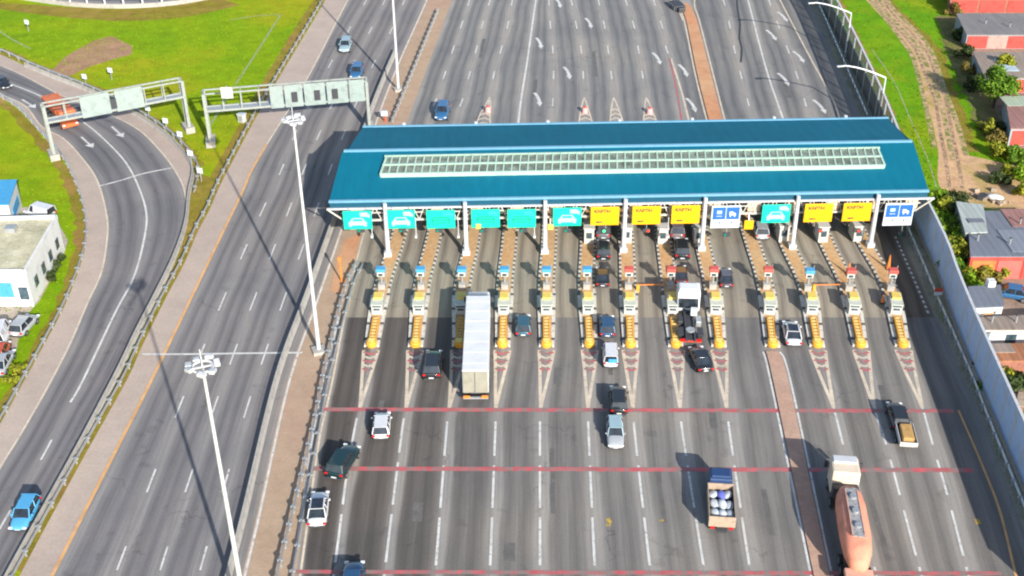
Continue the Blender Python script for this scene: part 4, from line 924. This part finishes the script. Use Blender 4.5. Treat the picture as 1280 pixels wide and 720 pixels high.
car('dark teal blue car with a pale tailgate right of the white truck', 654, 405, CP('teal_dark', (.03, .09, .13)), 'hatch', True, 0)
car('black car under the shadow just below the leftmost yellow sign', 754, 311, black, 'suv', True, .04, .98)
car('black sedan behind the first black car in the queue of the sixth island', 753, 344, black, 'sedan', True, .04, .98)
car('dark blue hatchback waiting ahead of the white van', 759, 406, navy, 'hatch', True, .04, 1.06)
vn = car('small white van with a blue panel on its rear', 763, 443, white, 'van', True, .04, .9)
MB().box((.25, -2.44, 1.45), (1.1, .05, .6)).build('blue_panel', M_kblue, vn)
car('black suv stopping over the upper red line', 773, 499, black, 'suv', True, .06, 1.0)
car('silver car with a pale blue roof behind the black suv', 769, 541, silver, 'suv', False, .06, .94, roofcol=CP('pale_blue', (.3, .42, .46)))
car('black suv right of the fifth canopy column, red tail lights', 852, 310, black, 'suv', True, .1, 1.06)
car('dark red car hidden ahead of the truck tractor', 851, 341, CP('maroon', (.06, .03, .03)), 'sedan', True, .1, .95)
car('black car slewed behind the truck tractor', 876, 447, black, 'sedan', True, .45, 1.06)
car('dark car with a silver tail just below the white and blue sign', 907, 345, CP('graphite', (.05, .045, .055)), 'sedan', True, .15, .96, cat='car')
car('white sedan with a black roof beside the eleventh island', 990, 415, white, 'sedan', True, .2, 1.08, roofcol=M_glass)
car('pale pinkish car half hidden under the canopy edge', 951, 286, silver, 'suv', True, .2, 1.0)
car('dark car just under the leftmost yellow sign', 754, 285, CP('grey', (.12, .12, .13)), 'suv', True, .04)
car('dark car with a pale tail under the third yellow sign', 846, 285, CP('grey2', (.16, .13, .14)), 'suv', True, .1)
car('blue suv heading to the canopy on the northern lanes', 553, 140, blue2, 'suv', False, -.3, 1.1)
car('silver suv on the highway near the top of the picture', 432, 57, CP('silver_blue', (.26, .36, .4)), 'suv', False, -.35, 1.06)
car('dark blue suv on the highway just above the gantry', 446, 90, blue2, 'suv', False, -.35, 1.06)
car('dark car entering the ramp at the left edge', 2, 103, black, 'sedan', False, 1.5)
car('blue car parked in the yard beside the grey roofed shed', 1263, 365, blue2, 'sedan', True, 6, 1.1)
su = car('dark suv towing a small trailer on the right lanes', 1122, 519, black, 'suv', True, .3, .96)
# trailer
def heading(px, py, slope):
    d = G(px - slope * 10, py - 10) - G(px + slope * 10, py + 10); return math.atan2(d.y, d.x) - math.pi / 2
t = thing('small_trailer', 'small open trailer with a yellow load towed by the dark suv', 'trailer', G(1131, 553), heading(1131, 553, .25))
MB().box((0, 0, .7), (1.6, 3.0, .12)).build('floor', M_dark, t)
for s in (-1, 1): MB().box((s * .8, 0, .95), (.06, 3, .5)).build('side_board', M_whitem, t); wheel(t, s * .88, -.2, .33)
MB().box((0, -1.5, .95), (1.66, .06, .5)).build('tail_board', M_cab, t); MB().box((.05, .1, 1.05), (1.1, 2.3, .6)).build('load', paint('ochre_load', (.46, .27, .09), .8, 0, .25, 1.5, .4), t, bevel=.1)
MB().beam((0, 1.5, .6), (0, 2.9, .55), .12, .12).build('drawbar', M_galv, t); MB().box((0, 1.75, .85), (1.3, .35, .6)).build('head_board', M_galv, t)
# long white truck
t = thing('semi_truck', 'long white box truck waiting beside the third toll island', 'truck', G(595, 505), heading(596, 445, -.04)); wt = paint('trailer_white', (.6, .61, .63), .5, 0, .05, .6)
MB().box((0, 7.1, 2.65), (2.6, 13.8, 2.8)).build('cargo_box', wt, t, bevel=.06)
MB().box((0, .18, 2.6), (2.5, .06, 2.6)).build('rear_door', paint('rear_door_grey', (.27, .26, .21), .5, 0, .1, 1), t)
MB().box((0, .02, 2.6), (.05, .06, 2.5)).build('door_bar', M_galv, t)
m = MB()
for k in range(7): m.box((0, 1.4 + k * 1.9, 4.06), (2.5, .05, .03))
m.build('roof_seam', wt, t)
MB().box((0, 7, 1.05), (1.0, 13, .3)).build('chassis', M_dark, t); MB().box((0, .05, .75), (2.5, .2, .2)).build('rear_bumper', M_galv, t)
for s in (-1, 1):
    MB().box((s * .9, -.08, .95), (.65, .08, .3)).build('tail_light', M_orange, t)
    for y in (1.6, 2.9, 4.2, 12.2, 15.4): wheel(t, s * 1.1, y, .5, .35)
    MB().box((s * 1.5, 16.1, 2.2), (.3, .2, .6)).build('wing_mirror', M_dark, t)
MB().box((0, 15.3, 1.95), (2.4, 2.1, 2.3)).build('cab', wt, t, bevel=.15); MB().box((0, 14.9, 3.25), (2.2, 1.2, .4)).build('wind_deflector', M_galv, t, bevel=.1); MB().box((0, 16.36, 2.3), (2.2, .05, .9)).build('windscreen', M_glass, t)
# tractor unit with bare chassis
t = thing('truck_tractor', 'truck tractor with a white cab and bare dark chassis in the toll lane', 'truck', G(863, 434), heading(863, 390, .1))
MB().box((0, 7.0, 2.0), (2.5, 2.2, 2.5)).build('cab', wt, t, bevel=.14); MB().box((0, 6.7, 3.35), (2.3, 1.5, .5)).build('wind_deflector', wt, t, bevel=.15)
for s in (-1, 1):
    MB().box((s * .45, 3.0, .95), (.2, 6.2, .3)).build('frame_rail', M_dark, t); MB().box((s * .85, .05, .9), (.6, .12, .25)).build('tail_light', M_tail, t)
    MB().box((s * 1.0, 3.9, .8), (.6, 1.3, .7)).build('fuel_tank', M_galv if s > 0 else M_dark, t, bevel=.1)
    wheel(t, s * 1.05, 1.4, .5, .5); wheel(t, s * 1.05, 7.3, .5, .3); MB().box((s * 1.05, 1.4, 1.12), (.6, 1.5, .08)).build('mudguard', M_dark, t)
MB().box((0, 3.0, .85), (.9, 5.8, .08)).build('deck_plate', M_dark, t); MB().box((.5, 4.6, 1.6), (.7, .6, .8)).build('side_box', M_swhite, t, bevel=.05); MB().tube((0, 1.6, 1.1), (0, 1.6, 1.25), .5, n=14).build('fifth_wheel', M_galv, t)
MB().box((0, 5.75, 1.9), (2.1, .06, 1.2)).build('cab_rear_window', M_glass, t); MB().box((0, .1, .7), (2.3, .1, .2)).build('rear_bumper', M_red, t)
# open lorry with bags
t = thing('open_lorry', 'open lorry with a blue cab and a bed full of pale sacks', 'truck', G(901, 668), heading(898, 640, .06)); tan = paint('tan_board', (.36, .27, .2), .7, 0, .2, 2)
MB().box((0, 5.1, 1.75), (2.05, 1.7, 1.75)).build('cab', CP('cab_blue', (.02, .05, .14)), t, bevel=.14); MB().box((0, 4.9, 2.75), (1.7, 1.1, .3)).build('roof_deflector', CP('cab_blue', (.02, .05, .14)), t, bevel=.08)
MB().box((0, 5.97, 2.0), (1.8, .04, .7)).build('windscreen', M_glass, t); MB().box((0, 2.05, 1.0), (2.2, 4.2, .15)).build('bed_floor', M_dark, t)
for s in (-1, 1):
    MB().box((s * 1.12, 2.05, 1.55), (.07, 4.2, 1.05)).build('side_board', tan, t); wheel(t, s * .95, 1.1, .42, .35); wheel(t, s * .95, 5.1, .42, .28); MB().box((s * .8, -.12, .85), (.4, .08, .2)).build('tail_light', M_tail, t)
MB().box((0, -.03, 1.5), (2.3, .08, 1.15)).build('tail_board', tan, t); MB().box((0, 4.15, 1.6), (2.3, .08, 1.2)).build('head_board', tan, t); MB().box((0, 2.2, .8), (.9, 5.5, .25)).build('chassis', M_dark, t)
random.seed(4); sk = paint('sack_white', (.44, .48, .52), .8, 0, .2, 2, .3); sb = paint('sack_blue', (.1, .12, .42), .8)
for k in range(9):
    s_ = thing('sack', ('front left','front middle','front right','middle left','middle','middle right','rear left','rear middle','rear right')[k] + ' bulging %s sack in the lorry bed' % ('bluish' if k in (1, 2) else 'white'), 'sack')
    s_.location = t.matrix_basis @ Vector((-.68 + .68 * (k % 3), 3.4 - (k // 3) * 1.3, 1.08)) if False else (Matrix.Translation(t.location) @ Matrix.Rotation(t.rotation_euler.z, 4, 'Z')) @ Vector((-.68 + .68 * (k % 3), 3.4 - (k // 3) * 1.25 + random.uniform(-.1, .1), 1.08))
    s_.rotation_euler = (random.uniform(-.25, .25), random.uniform(-.25, .25), t.rotation_euler.z + random.uniform(-.4, .4)); s_['group'] = 'sacks in the lorry bed'
    MB().box((0, 0, .45), (.98, 1.35, .95 + random.uniform(-.35, .35))).build('sack_cloth', sb if k in (1,) else sk, s_, smooth=True, sub=2)
# tanker
t = thing('tanker_truck', 'orange red tanker truck with a cream cab on the lane beside the plaza median', 'tanker truck', G(1073, 752), heading(1058, 680, .16)); og = paint('tanker_orange', (.68, .25, .16), .75, 0, .14, .8); ogl = paint('tanker_pale', (.62, .34, .25), .5, 0, .14, .8); crm = paint('cab_cream', (.62, .52, .4), .5, 0, .08, 1)
LT = 10.6; rings = []
for y, s, zc in ((1.6, .3, 1.9), (2.0, .62, 2.05), (3.2, .9, 2.3), (5.0, 1, 2.4), (8.5, 1, 2.4), (9.9, .86, 2.45), (10.7, .6, 2.4), (11.0, .35, 2.35)):
    rings.append([Vector((1.28 * s * math.copysign(abs(math.cos(a)) ** .75, math.cos(a)), y, zc + 1.15 * s * math.copysign(abs(math.sin(a)) ** .8, math.sin(a)))) for a in [2 * math.pi * (j + .5) / 16 for j in range(16)]])
m = MB(); m.loft(rings); m.build('tank', og, t, smooth=True)
MB().box((.05, 6.8, 3.58), (1.0, 6.0, .08)).build('catwalk', paint('grey_grating', (.3, .3, .3), .6, 0, .3, 3), t)
for y in (5.0, 6.8, 8.6): MB().tube((.05, y, 3.6), (.05, y, 3.85), .3, n=12).build('hatch', M_galv, t)
for s in (-1, 1): m = MB(); m.beam((s * .5, 4.0, 3.62), (s * .5, 9.6, 3.62), .07, .12); m.build('side_rail', ogl, t)
MB().box((0, 1.2, 1.5), (2.3, 1.6, .5)).build('rear_deck', ogl, t, bevel=.08); MB().box((0, 6, .95), (1, 12, .3)).build('chassis', M_dark, t); MB().box((0, .45, .8), (2.3, .15, .4)).build('rear_bumper', M_whitem, t)
MB().box((0, 13.3, 2.05), (2.45, 2.3, 2.5)).build('cab', crm, t, bevel=.16); MB().box((0, 13.9, 3.36), (2.1, .9, .25)).build('sun_visor', M_whitem, t, bevel=.05); MB().box((0, 14.47, 2.5), (2.2, .05, .9)).build('windscreen', M_glass, t)
MB().box((0, 11.7, 1.5), (2.2, .8, 1.2)).build('engine_deck', M_dark, t)
for s in (-1, 1):
    for y in (1.5, 2.8, 4.1, 11.3, 13.8): wheel(t, s * 1.07, y, .5, .35)
    MB().box((s * 1.5, 14.3, 2.4), (.35, .15, .7)).build('wing_mirror', M_dark, t); MB().box((s * .9, .35, 1.05), (.4, .1, .2)).build('tail_light', M_tail, t)
# orange tipper on the ramp
t = thing('orange_tipper', 'orange tipper truck passing under the ramp gantry', 'truck', G(77, 149), heading(77, 149, .95) + math.pi); og2 = paint('tipper_orange', (.62, .13, .04), .5, 0, .12, 1)
MB().box((0, 3.6, 1.75), (2.4, 1.9, 2.3)).build('cab', og2, t, bevel=.15); MB().box((0, 4.58, 2.1), (2.1, .04, .8)).build('windscreen', M_glass, t); MB().box((0, 0, 1.0), (1, 8.6, .3)).build('chassis', M_dark, t)
m = MB(); m.loft([[Vector((x, y, z)) for x, y in ((-h, y0), (h, y0), (h, y1), (-h, y1))] for h, y0, y1, z in ((1.0, -4.0, 2.1, 1.2), (1.25, -4.4, 2.3, 2.5))]); m.build('tipper_body', og2, t)
MB().box((0, -1.0, 2.53), (2.2, 6.3, .06)).build('load', paint('orange_load', (.55, .15, .06), .8, 0, .3, 2, .4), t); MB().box((0, 1.9, 2.0), (1.6, .5, .9)).build('pump_unit', M_dark, t); MB().box((0, 4.6, .7), (2.4, .12, .5)).build('front_bumper', og2, t)
for s in (-1, 1):
    for y in (-3, -1.7, 3.6): wheel(t, s * 1.05, y, .48, .32)
    MB().box((s * .95, 4.66, .85), (.35, .06, .2)).build('headlight', M_head, t)
# ------------------------------------------------------------------ buildings
def centre(ps): return sum((Vector(p) for p in ps), Vector()) / len(ps)
tan = paint('tan_board', (.36, .27, .2), .7, 0, .2, 2)
def bld(name, label, roofpx, h, wall_m, roof_m, parapet=0, over=.15, cat='building'):
    P = [G(x, y, h) for x, y in roofpx]; c = centre(P); t = thing(name, label, cat, (c.x, c.y, 0)); Q = [(p.x - c.x, p.y - c.y) for p in P]
    m = MB(); m.prism(Q, 0, h - .02); m.build('wall', wall_m, t)
    if parapet:
        m = MB(); m.prism([(x * .985, y * .985) for x, y in Q], h - .02, h + .05); m.build('roof', roof_m, t)
        m = MB(); n = len(Q)
        for i in range(n): a, b = Q[i], Q[(i + 1) % n]; m.beam((a[0] * .99, a[1] * .99, h + parapet / 2), (b[0] * .99, b[1] * .99, h + parapet / 2), .28, parapet)
        m.build('parapet', wall_m, t)
    else:
        m = MB(); r_ = 1 + over / max(2, max(abs(q[0]) for q in Q)); m.prism([(x * r_, y * r_) for x, y in Q], h - .01, h + .14); m.build('roof', roof_m, t)
    return t, c, Q
def onface(t, Qa, Qb, u0, u1, z0, z1, name, mat, proud=.04, th=.08):
    a = Vector((*Qa, 0)); b = Vector((*Qb, 0)); d = (b - a); nrm = Vector((d.y, -d.x, 0)).normalized()
    if nrm.dot((a + b) / 2) < 0: nrm = -nrm
    p = a + d * u0; q = a + d * u1; mid = (p + q) / 2 + nrm * proud
    o = MB().box((mid.x, mid.y, (z0 + z1) / 2), ((q - p).length, th, z1 - z0), math.atan2(d.y, d.x)).build(name, mat, t); return o
W1 = paint('wall_white', (.6, .6, .58), .8, 0, .1, .8); RB = ground('flat_roof_beige', [(.3, (.42, .4, .27)), (.5, (.46, .43, .3)), (.7, (.5, .47, .36))], s1=.2, bump=.1)
t, c, Q = bld('depot_building', 'white flat roofed building with a beige roof at the left edge', [(-70,277),(72,273),(32,342),(-110,342)], 4.4, W1, RB, .5)
onface(t, Q[3], Q[2], .72, .85, 1.3, 3.2, 'blue_panel', M_kblue); onface(t, Q[3], Q[2], .9, .98, 1.0, 2.6, 'window', M_bglass)
for k in range(4): onface(t, Q[1], Q[2], .12 + k * .22, .2 + k * .22, 1.4, 2.7, 'window', M_bglass)
MB().box((Q[1][0] * .3, Q[1][1] * .5, 4.8), (1.2, 1.0, .6)).build('roof_vent', M_galv, t)
t, c, Q = bld('garage_shop', 'small white building with blue stripes at the left edge', [(-60,228),(20,226),(10,256),(-75,258)], 3.6, W1, paint('blue_roof', (.05, .3, .55), .5), 0)
onface(t, Q[3], Q[2], .55, .8, .6, 3.0, 'blue_door', M_kblue); onface(t, Q[1], Q[2], .2, .8, 1.0, 2.2, 'blue_stripe', M_kblue)
poly('forecourt', [(-60,262),(60,258),(85,300),(80,318),(50,375),(28,400),(20,440),(-60,470)], ground('forecourt_paving', [(.3, (.34, .29, .25)), (.6, (.4, .33, .28)), (.8, (.36, .3, .2))]), .012)
car('white van parked behind the beige roofed building', 50, 266, white, 'van', True, 4, 1.0); car('pale grey car parked under the bank by the forecourt', 30, 405, silver, 'hatch', True, -.9, 1.1)
car('white and red van at the left edge below the building', 0, 418, white, 'van', True, -.3, 1.1); car('grey car at the left edge, half out of the picture', 2, 452, silver, 'sedan', True, -.5, 1.1); car('orange red car at the left edge', 0, 438, CP('redcar', (.5, .07, .03)), 'hatch', True, -.4, 1)
G1 = roofing('grey_sheet_roof', (.2, .185, .18), .6, 0, .8, .7, .25); G2 = roofing('dark_sheet_roof', (.15, .165, .2), .8, 0, .85, .7, .2); G3 = roofing('rust_sheet_roof', (.3, .15, .13), .7, 0, .8, .8, .3); G4 = roofing('brown_sheet_roof', (.28, .22, .18), .7, 0, .8, .8, .35); G5 = roofing('pale_sheet_roof', (.36, .4, .38), .7, 0, .8, .7, .25)
GR = paint('garage_red', (.5, .06, .045), .6, 0, .2, 1.2); GP = paint('garage_pink', (.5, .26, .22), .7, 0, .2, 1); GO = paint('garage_orange', (.66, .17, .05), .6, 0, .15, 1); GB = paint('brick_wall', (.3, .12, .08), .8, 0, .2, 1.5); GG = paint('grey_wall', (.3, .33, .36), .8, 0, .15, 1)
t, c, Q = bld('garage_row', 'row of garages with red doors at the very top right', [(1186,-22),(1330,-22),(1335,-1),(1188,-1)], 2.5, GB, G1)
for k, mt in enumerate((GR, GR, GR, GO)): onface(t, Q[3], Q[2], .02 + k * .24, .24 + k * .24, .1, 2.3, 'garage_door', mt)
t, c, Q = bld('garage_row', 'garage row with grey sheet roof and red and pink doors, second from the top right', [(1196,18),(1335,18),(1340,44),(1209,44)], 2.4, GG, G1)
for k, mt in enumerate((GR, GP, GR, GO, GR)): onface(t, Q[3], Q[2], .01 + k * .195, .2 + k * .195, .1, 2.25, 'garage_door', mt)
t, c, Q = bld('garage_row', 'garage row with grey roof and a pale blue patch behind the round tree', [(1217,66),(1335,66),(1345,98),(1232,98)], 2.4, GG, G4)
for k, mt in enumerate((GB, GR, GP, GR)): onface(t, Q[3], Q[2], .02 + k * .24, .24 + k * .24, .1, 2.2, 'garage_door', mt)
MB().box((-3.2, -1.5, 2.6), (2.4, 2.6, .06)).build('roof_patch', paint('pale_blue_sheet', (.42, .52, .58), .5, 0, .15, 1), t)
MB().box((-3.3, 1.6, 2.6), (2.3, 1.4, .06)).build('roof_patch', paint('pale_sheet', (.45, .47, .46), .5, 0, .15, 1), t)
t, c, Q = bld('garage_row', 'garage with a brown roof right of the round tree and above the dirt yard', [(1256,118),(1345,118),(1355,161),(1264,161)], 2.6, GG, G3)
for k, mt in enumerate((GR, GR, GO)): onface(t, Q[3], Q[2], .03 + k * .3, .3 + k * .3, .1, 2.3, 'garage_door', mt)
M5 = roofing('mint_sheet_roof', (.36, .42, .32), .6, 0, .85, .7, .2); MB().box((-2.2, 3.3, 2.8), (5.2, 3.6, .05)).build('roof_patch', M5, t)
t, c, Q = bld('workshop', 'long red walled workshop with a patchwork grey and rust roof', [(1210,265),(1340,265),(1350,321),(1214,321)], 3.0, GR, G2)
MB().box((3.0, 3.6, 3.2), (7.5, 4.4, .06)).build('roof_patch', G3, t); MB().box((-1.0, -2.0, 3.2), (3.8, 5.2, .05)).build('roof_patch', roofing('slate_sheet', (.19, .21, .25), .8, 0, .85, .7, .1), t); MB().box((6.6, -2.2, 3.2), (5, 5, .05)).build('roof_patch', G4, t)
for k, mt in enumerate((GO, GR, GR)): onface(t, Q[3], Q[2], .02 + k * .24, .24 + k * .24, .1, 2.5, 'workshop_door', mt if k != 1 else paint('garage_rose', (.6, .12, .1), .6))
t, c, Q = bld('lean_to_shed', 'pale weathered flat shed at the corner of the red workshop', [(1196,254),(1228,258),(1233,290),(1207,291)], 3.3, paint('dark_planks', (.12, .13, .13), .8, 0, .3, 2), G5)
MB().box((0, -1.0, 3.52), (1.9, 1.0, .1)).build('roof_hatch', G2, t)
t, c, Q = bld('small_shed', 'small shed with a slate grey roof and white front beside the blue car', [(1211,360),(1249,358),(1254,383),(1216,385)], 2.6, W1, G2)
onface(t, Q[3], Q[2], .4, .75, .2, 1.9, 'door', paint('peach_door', (.6, .33, .2), .6)); MB().box((1.2, 2.2, 3.0), (.8, .8, .9)).build('chimney', W1, t)
t, c, Q = bld('low_shed', 'low brown roofed shed with a pale front right of the noise wall', [(1222,398),(1345,392),(1350,413),(1221,413)], 2.3, W1, G4)
onface(t, Q[3], Q[2], .3, .4, .2, 1.8, 'door', M_bglass); onface(t, Q[3], Q[2], .75, .8, .2, 1.8, 'window', M_bglass)
t, c, Q = bld('rust_shed', 'ruined shed with patched rust orange roof above the bushes', [(1229,432),(1345,428),(1350,452),(1231,452)], 2.0, GB, roofing('orange_rust', (.36, .15, .07), .6, 0, .7, .8, .4))
MB().box((-2.8, .6, 2.2), (2.2, 1.6, .1)).build('roof_patch', G4, t); MB().box((2.5, .4, 2.2), (3, 2.2, .08)).build('roof_patch', G1, t)
t, c, Q = bld('teal_shed', 'narrow teal walled shed tucked against the noise wall', [(1215,397),(1228,394),(1238,416),(1224,425)], 2.0, paint('teal_wall', (.08, .2, .17), .7, 0, .15, 1), G1)
random.seed(19)
for k, (x, y, lab) in enumerate(((1222,300,'left side of the red workshop roof'),(1262,305,'middle of the red workshop roof'),(1275,280,'rust part of the workshop roof'),(1240,402,'left end of the low brown roof'),(1270,402,'middle of the low brown roof'),(1232,30,'second garage row roof near its left end'),(1262,34,'second garage row roof near its dark patch'))):
    hz = 3.2 if k < 3 else 2.5; p = G(x, y, hz); p.z = hz
    t = thing('roof_pipe', 'metal vent pipe on the ' + lab, 'vent pipe', p); MB().tube((0, 0, -.3), (0, 0, .8), .1, n=8).build('pipe', M_galv, t); MB().tube((0, 0, .8), (0, 0, .95), .2, .05, n=8).build('cowl', M_dark, t)
for k, (x, y, rz, lab) in enumerate(((1262,342,.3,'stack of planks before the red workshop wall'),(1228,394,.1,'stack of planks between small shed and low shed'),(1275,505,1.1,'stack of planks beside the bright grass at the right edge'))):
    t = thing('plank_stack', lab, 'plank stack', G(x, y), rz)
    for q in range(4): MB().box((random.uniform(-.1, .1), random.uniform(-.1, .1), .1 + q * .16), (2.6, .9, .13), random.uniform(-.1, .1)).build('plank_layer', tan if q % 2 else GB, t)
random.seed(9)
rb = MB()
for k in range(60):
    x, y = random.choice(((1236, 248), (1246, 253), (1252, 485), (1245, 470), (1262, 488), (1222, 246), (1275, 500))); p = G(x + random.gauss(0, 7), y + random.gauss(0, 3.5)); s_ = random.uniform(.2, .8)
    rb.box((p.x, p.y, s_ * .3), (s_, s_ * random.uniform(.5, 1.3), s_ * .7), random.uniform(0, 3), random.uniform(-.4, .4))
tag(rb.build('rubble', paint('rubble_pale', (.3, .24, .18), .9, 0, .3, .3)), 'heaps of pale rubble and scrap scattered around the sheds', 'rubble', kind='stuff')
t = thing('scrap_heap', 'white covered heap lying behind the pale weathered shed', 'heap', G(1243, 251), rad(-25)); MB().box((0, 0, .5), (2.6, 1.2, 1)).build('cover', W1, t, smooth=True, sub=2); MB().box((-1.6, -.3, .3), (1, .8, .6)).build('scrap_box', M_dark, t)
# ------------------------------------------------------------------ trees and bushes
LM = [leaf('leaf_green', (.04, .11, .005), (.13, .22, .015)), leaf('leaf_yellow', (.13, .16, .01), (.27, .26, .02)), leaf('leaf_dark', (.02, .035, .01), (.055, .075, .02)), leaf('leaf_autumn', (.1, .08, .02), (.2, .15, .03)), leaf('leaf_bright', (.07, .17, .006), (.19, .28, .012))]
M_bark = paint('bark', (.12, .09, .06), .9, 0, .25, 4)
def crown(R, Hc, z0, n, seed, lf=.22, clumps=14):
    rnd = random.Random(seed); m = MB(); cl = []
    for k in range(clumps):
        a = rnd.uniform(0, 6.28); r = R * math.sqrt(rnd.random()) * .75; z = z0 + Hc * (.2 + .7 * rnd.random() * (1 - .5 * (r / R) ** 2)); cl.append((Vector((r * math.cos(a), r * math.sin(a), z)), R * rnd.uniform(.25, .45)))
    for k in range(n):
        c, cr_ = rnd.choice(cl); d = Vector((rnd.gauss(0, 1), rnd.gauss(0, 1), rnd.gauss(0, 1))).normalized(); p = c + d * cr_ * rnd.uniform(.55, 1.08)
        if p.z < .05: p.z = .05 + rnd.random() * .3
        u = Vector((rnd.gauss(0, 1), rnd.gauss(0, 1), rnd.gauss(0, 1))).normalized(); v = d.cross(u).normalized() if d.cross(u).length > .01 else u; nn = (d + u * .6).normalized(); a = nn.cross(v).normalized(); s_ = lf * rnd.uniform(.6, 1.4)
        m.add([p - a * s_, p + v * s_ * .6, p + a * s_, p - v * s_ * .6], [(0, 1, 2, 3)])
    return m
def tree(px, py, R, Hh, mat, label, n=900, seed=1, name='broadleaf_tree', cat='tree', group=None, bush=False):
    p = G(px, py); t = thing(name, label, cat, p, 0, group); rnd = random.Random(seed)
    z0 = 0 if bush else Hh * .18; Hc = Hh - z0
    crown(R, Hc * .95, z0, n, seed, lf=.2 if bush else .24, clumps=10 if bush else 26).build('crown', mat, t)
    m = MB()
    if bush:
        for k in range(4): a = rnd.uniform(0, 6.28); m.tube((0, 0, 0), (R * .5 * math.cos(a), R * .5 * math.sin(a), Hh * .6), .07, .02, 5)
        m.build('stem', M_bark, t)
    else:
        m.tube((0, 0, 0), (.1, 0, Hh * .35), .28, .2, 8); 
        for k in range(6): a = rnd.uniform(0, 6.28); m.tube((.1, 0, Hh * .33), (R * .6 * math.cos(a), R * .6 * math.sin(a), Hh * rnd.uniform(.55, .8)), .14, .04, 5)
        m.build('trunk', M_bark, t)
    return t
tree(1241, 134, 3.1, 6.6, LM[0], 'round dark green tree beside the garages with a long shadow', 4200, 3)
tree(1252, 98, 1.5, 4.2, LM[1], 'slim yellow green tree behind the round tree', 1300, 4)
bs = [(1172,262,1.6,2.4,4),(1180,275,1.8,2.6,1),(1168,280,1.5,1.8,4),(1185,292,2.0,2.8,0),(1178,302,1.6,2.0,1),(1192,308,2.0,2.8,4),(1184,322,1.8,2.2,0),(1196,328,2.0,2.6,1),(1190,342,1.8,2.4,4),(1203,345,1.9,2.4,0),(1196,358,1.6,2.2,1),(1207,362,1.6,2.0,4),
      (1222,348,1.5,1.8,1),(1234,350,1.4,1.6,3),(1245,345,1.3,1.4,1),(1193,262,1.5,3.0,2),(1197,278,1.5,3.2,2),(1203,300,1.6,3.2,2),(1207,318,1.5,2.8,2),(1200,332,1.3,2.2,2),
      (1190,20,1.4,2.4,3),(1198,48,1.4,2.4,2),(1204,72,1.5,2.4,2),(1212,92,1.5,2.2,3),(1218,112,1.5,2.2,2),(1232,165,1.5,2.0,1),(1244,178,1.4,1.8,3),(1250,195,1.6,2.0,1),(1268,205,1.8,2.4,0),(1278,225,1.8,2.6,4),(1262,222,1.4,1.7,1),(1250,230,1.2,1.3,2),(1274,243,1.5,2.0,1),
      (1232,462,1.3,1.7,2),(1244,470,1.4,1.8,3),(1256,478,1.3,1.5,1),(1238,488,1.3,1.4,0),(1268,485,1.4,1.6,2),(1190,8,1.3,2.0,1),(1180,-4,1.6,2.6,2),(1218,428,1.1,1.6,2),(1254,165,1.2,1.6,2)]
wds = {0: 'green', 1: 'yellow green', 2: 'dark', 3: 'brownish', 4: 'bright green'}
def zone_of(b):
    x, y = b[0], b[1]
    return 'on the bank behind the noise wall' if x < 1212 and 240 < y < 370 else ('beside the garage rows' if y < 130 else ('by the dirt yard' if y < 260 else ('before the red workshop' if y < 400 else 'below the rusty shed')))
for i, (x, y, R, h, k) in enumerate(bs):
    zone = zone_of((x, y))
    rank = 1 + sum(1 for q in bs if zone_of(q) == zone and q[4] == k and (q[1], q[0]) < (y, x))
    tree(x, y, R * 1.2, h * 1.1, LM[k], '%s %s bush from the top %s' % (ordn[rank], wds[k], zone), 950, 20 + i, 'bush', 'bush', 'bushes ' + zone, True)
for i, (x, y) in enumerate(((62,352),(70,338),(74,328),(15,478),(25,462))):
    tree(x, y, 1.0, 1.1, LM[2 if i < 3 else 1], '%s low %s shrub on the bank beside the ramp rail' % (('middle', 'lower', 'upper', 'left', 'right')[i], 'dark' if i < 3 else 'yellowish'), 260, 80 + i, 'shrub', 'shrub', 'shrubs on the left bank', True)
# ------------------------------------------------------------------ grass tufts for an uneven field
rnd = random.Random(5); tf = MB()
def inpoly(x, y, P):
    r = False; j = len(P) - 1
    for i in range(len(P)):
        if (P[i][1] > y) != (P[j][1] > y) and x < (P[j][0] - P[i][0]) * (y - P[i][1]) / (P[j][1] - P[i][1]) + P[i][0]: r = not r
        j = i
    return r
zones = [([(1108,150),(1165,150),(1172,240),(1150,262)], 700), ([(1045,0),(1075,0),(1150,110),(1165,190),(1110,150)], 900), ([(1120,0),(1175,0),(1225,150),(1240,190),(1215,195),(1195,110)], 900), ([(0,25),(390,10),(300,150),(250,215),(180,140),(60,95),(0,60)], 3600), ([(0,150),(60,200),(95,280),(85,340),(0,500)], 900), ([(1240,500),(1280,500),(1280,590)], 350)]
for Pz, n in zones:
    xs = [p[0] for p in Pz]; ys = [p[1] for p in Pz]; k = 0
    while k < n:
        x = rnd.uniform(min(xs), max(xs)); y = rnd.uniform(min(ys), max(ys))
        if not inpoly(x, y, Pz): k += .3; continue
        k += 1; p = G(x, y); s_ = rnd.uniform(.06, .17)
        for q in range(2):
            a = rnd.uniform(0, 3.14); dx = Vector((math.cos(a), math.sin(a), 0)) * s_; tf.add([p - dx, p + dx, p + dx * .7 + Vector((0, 0, s_ * .8)), p - dx * .7 + Vector((0, 0, s_ * .8))], [(0, 1, 2, 3)])
tag(tf.build('grass_tufts', leaf('tuft_leaf', (.09, .19, .004), (.17, .26, .008))), 'scattered taller grass tufts over the green verges', 'grass', kind='stuff')
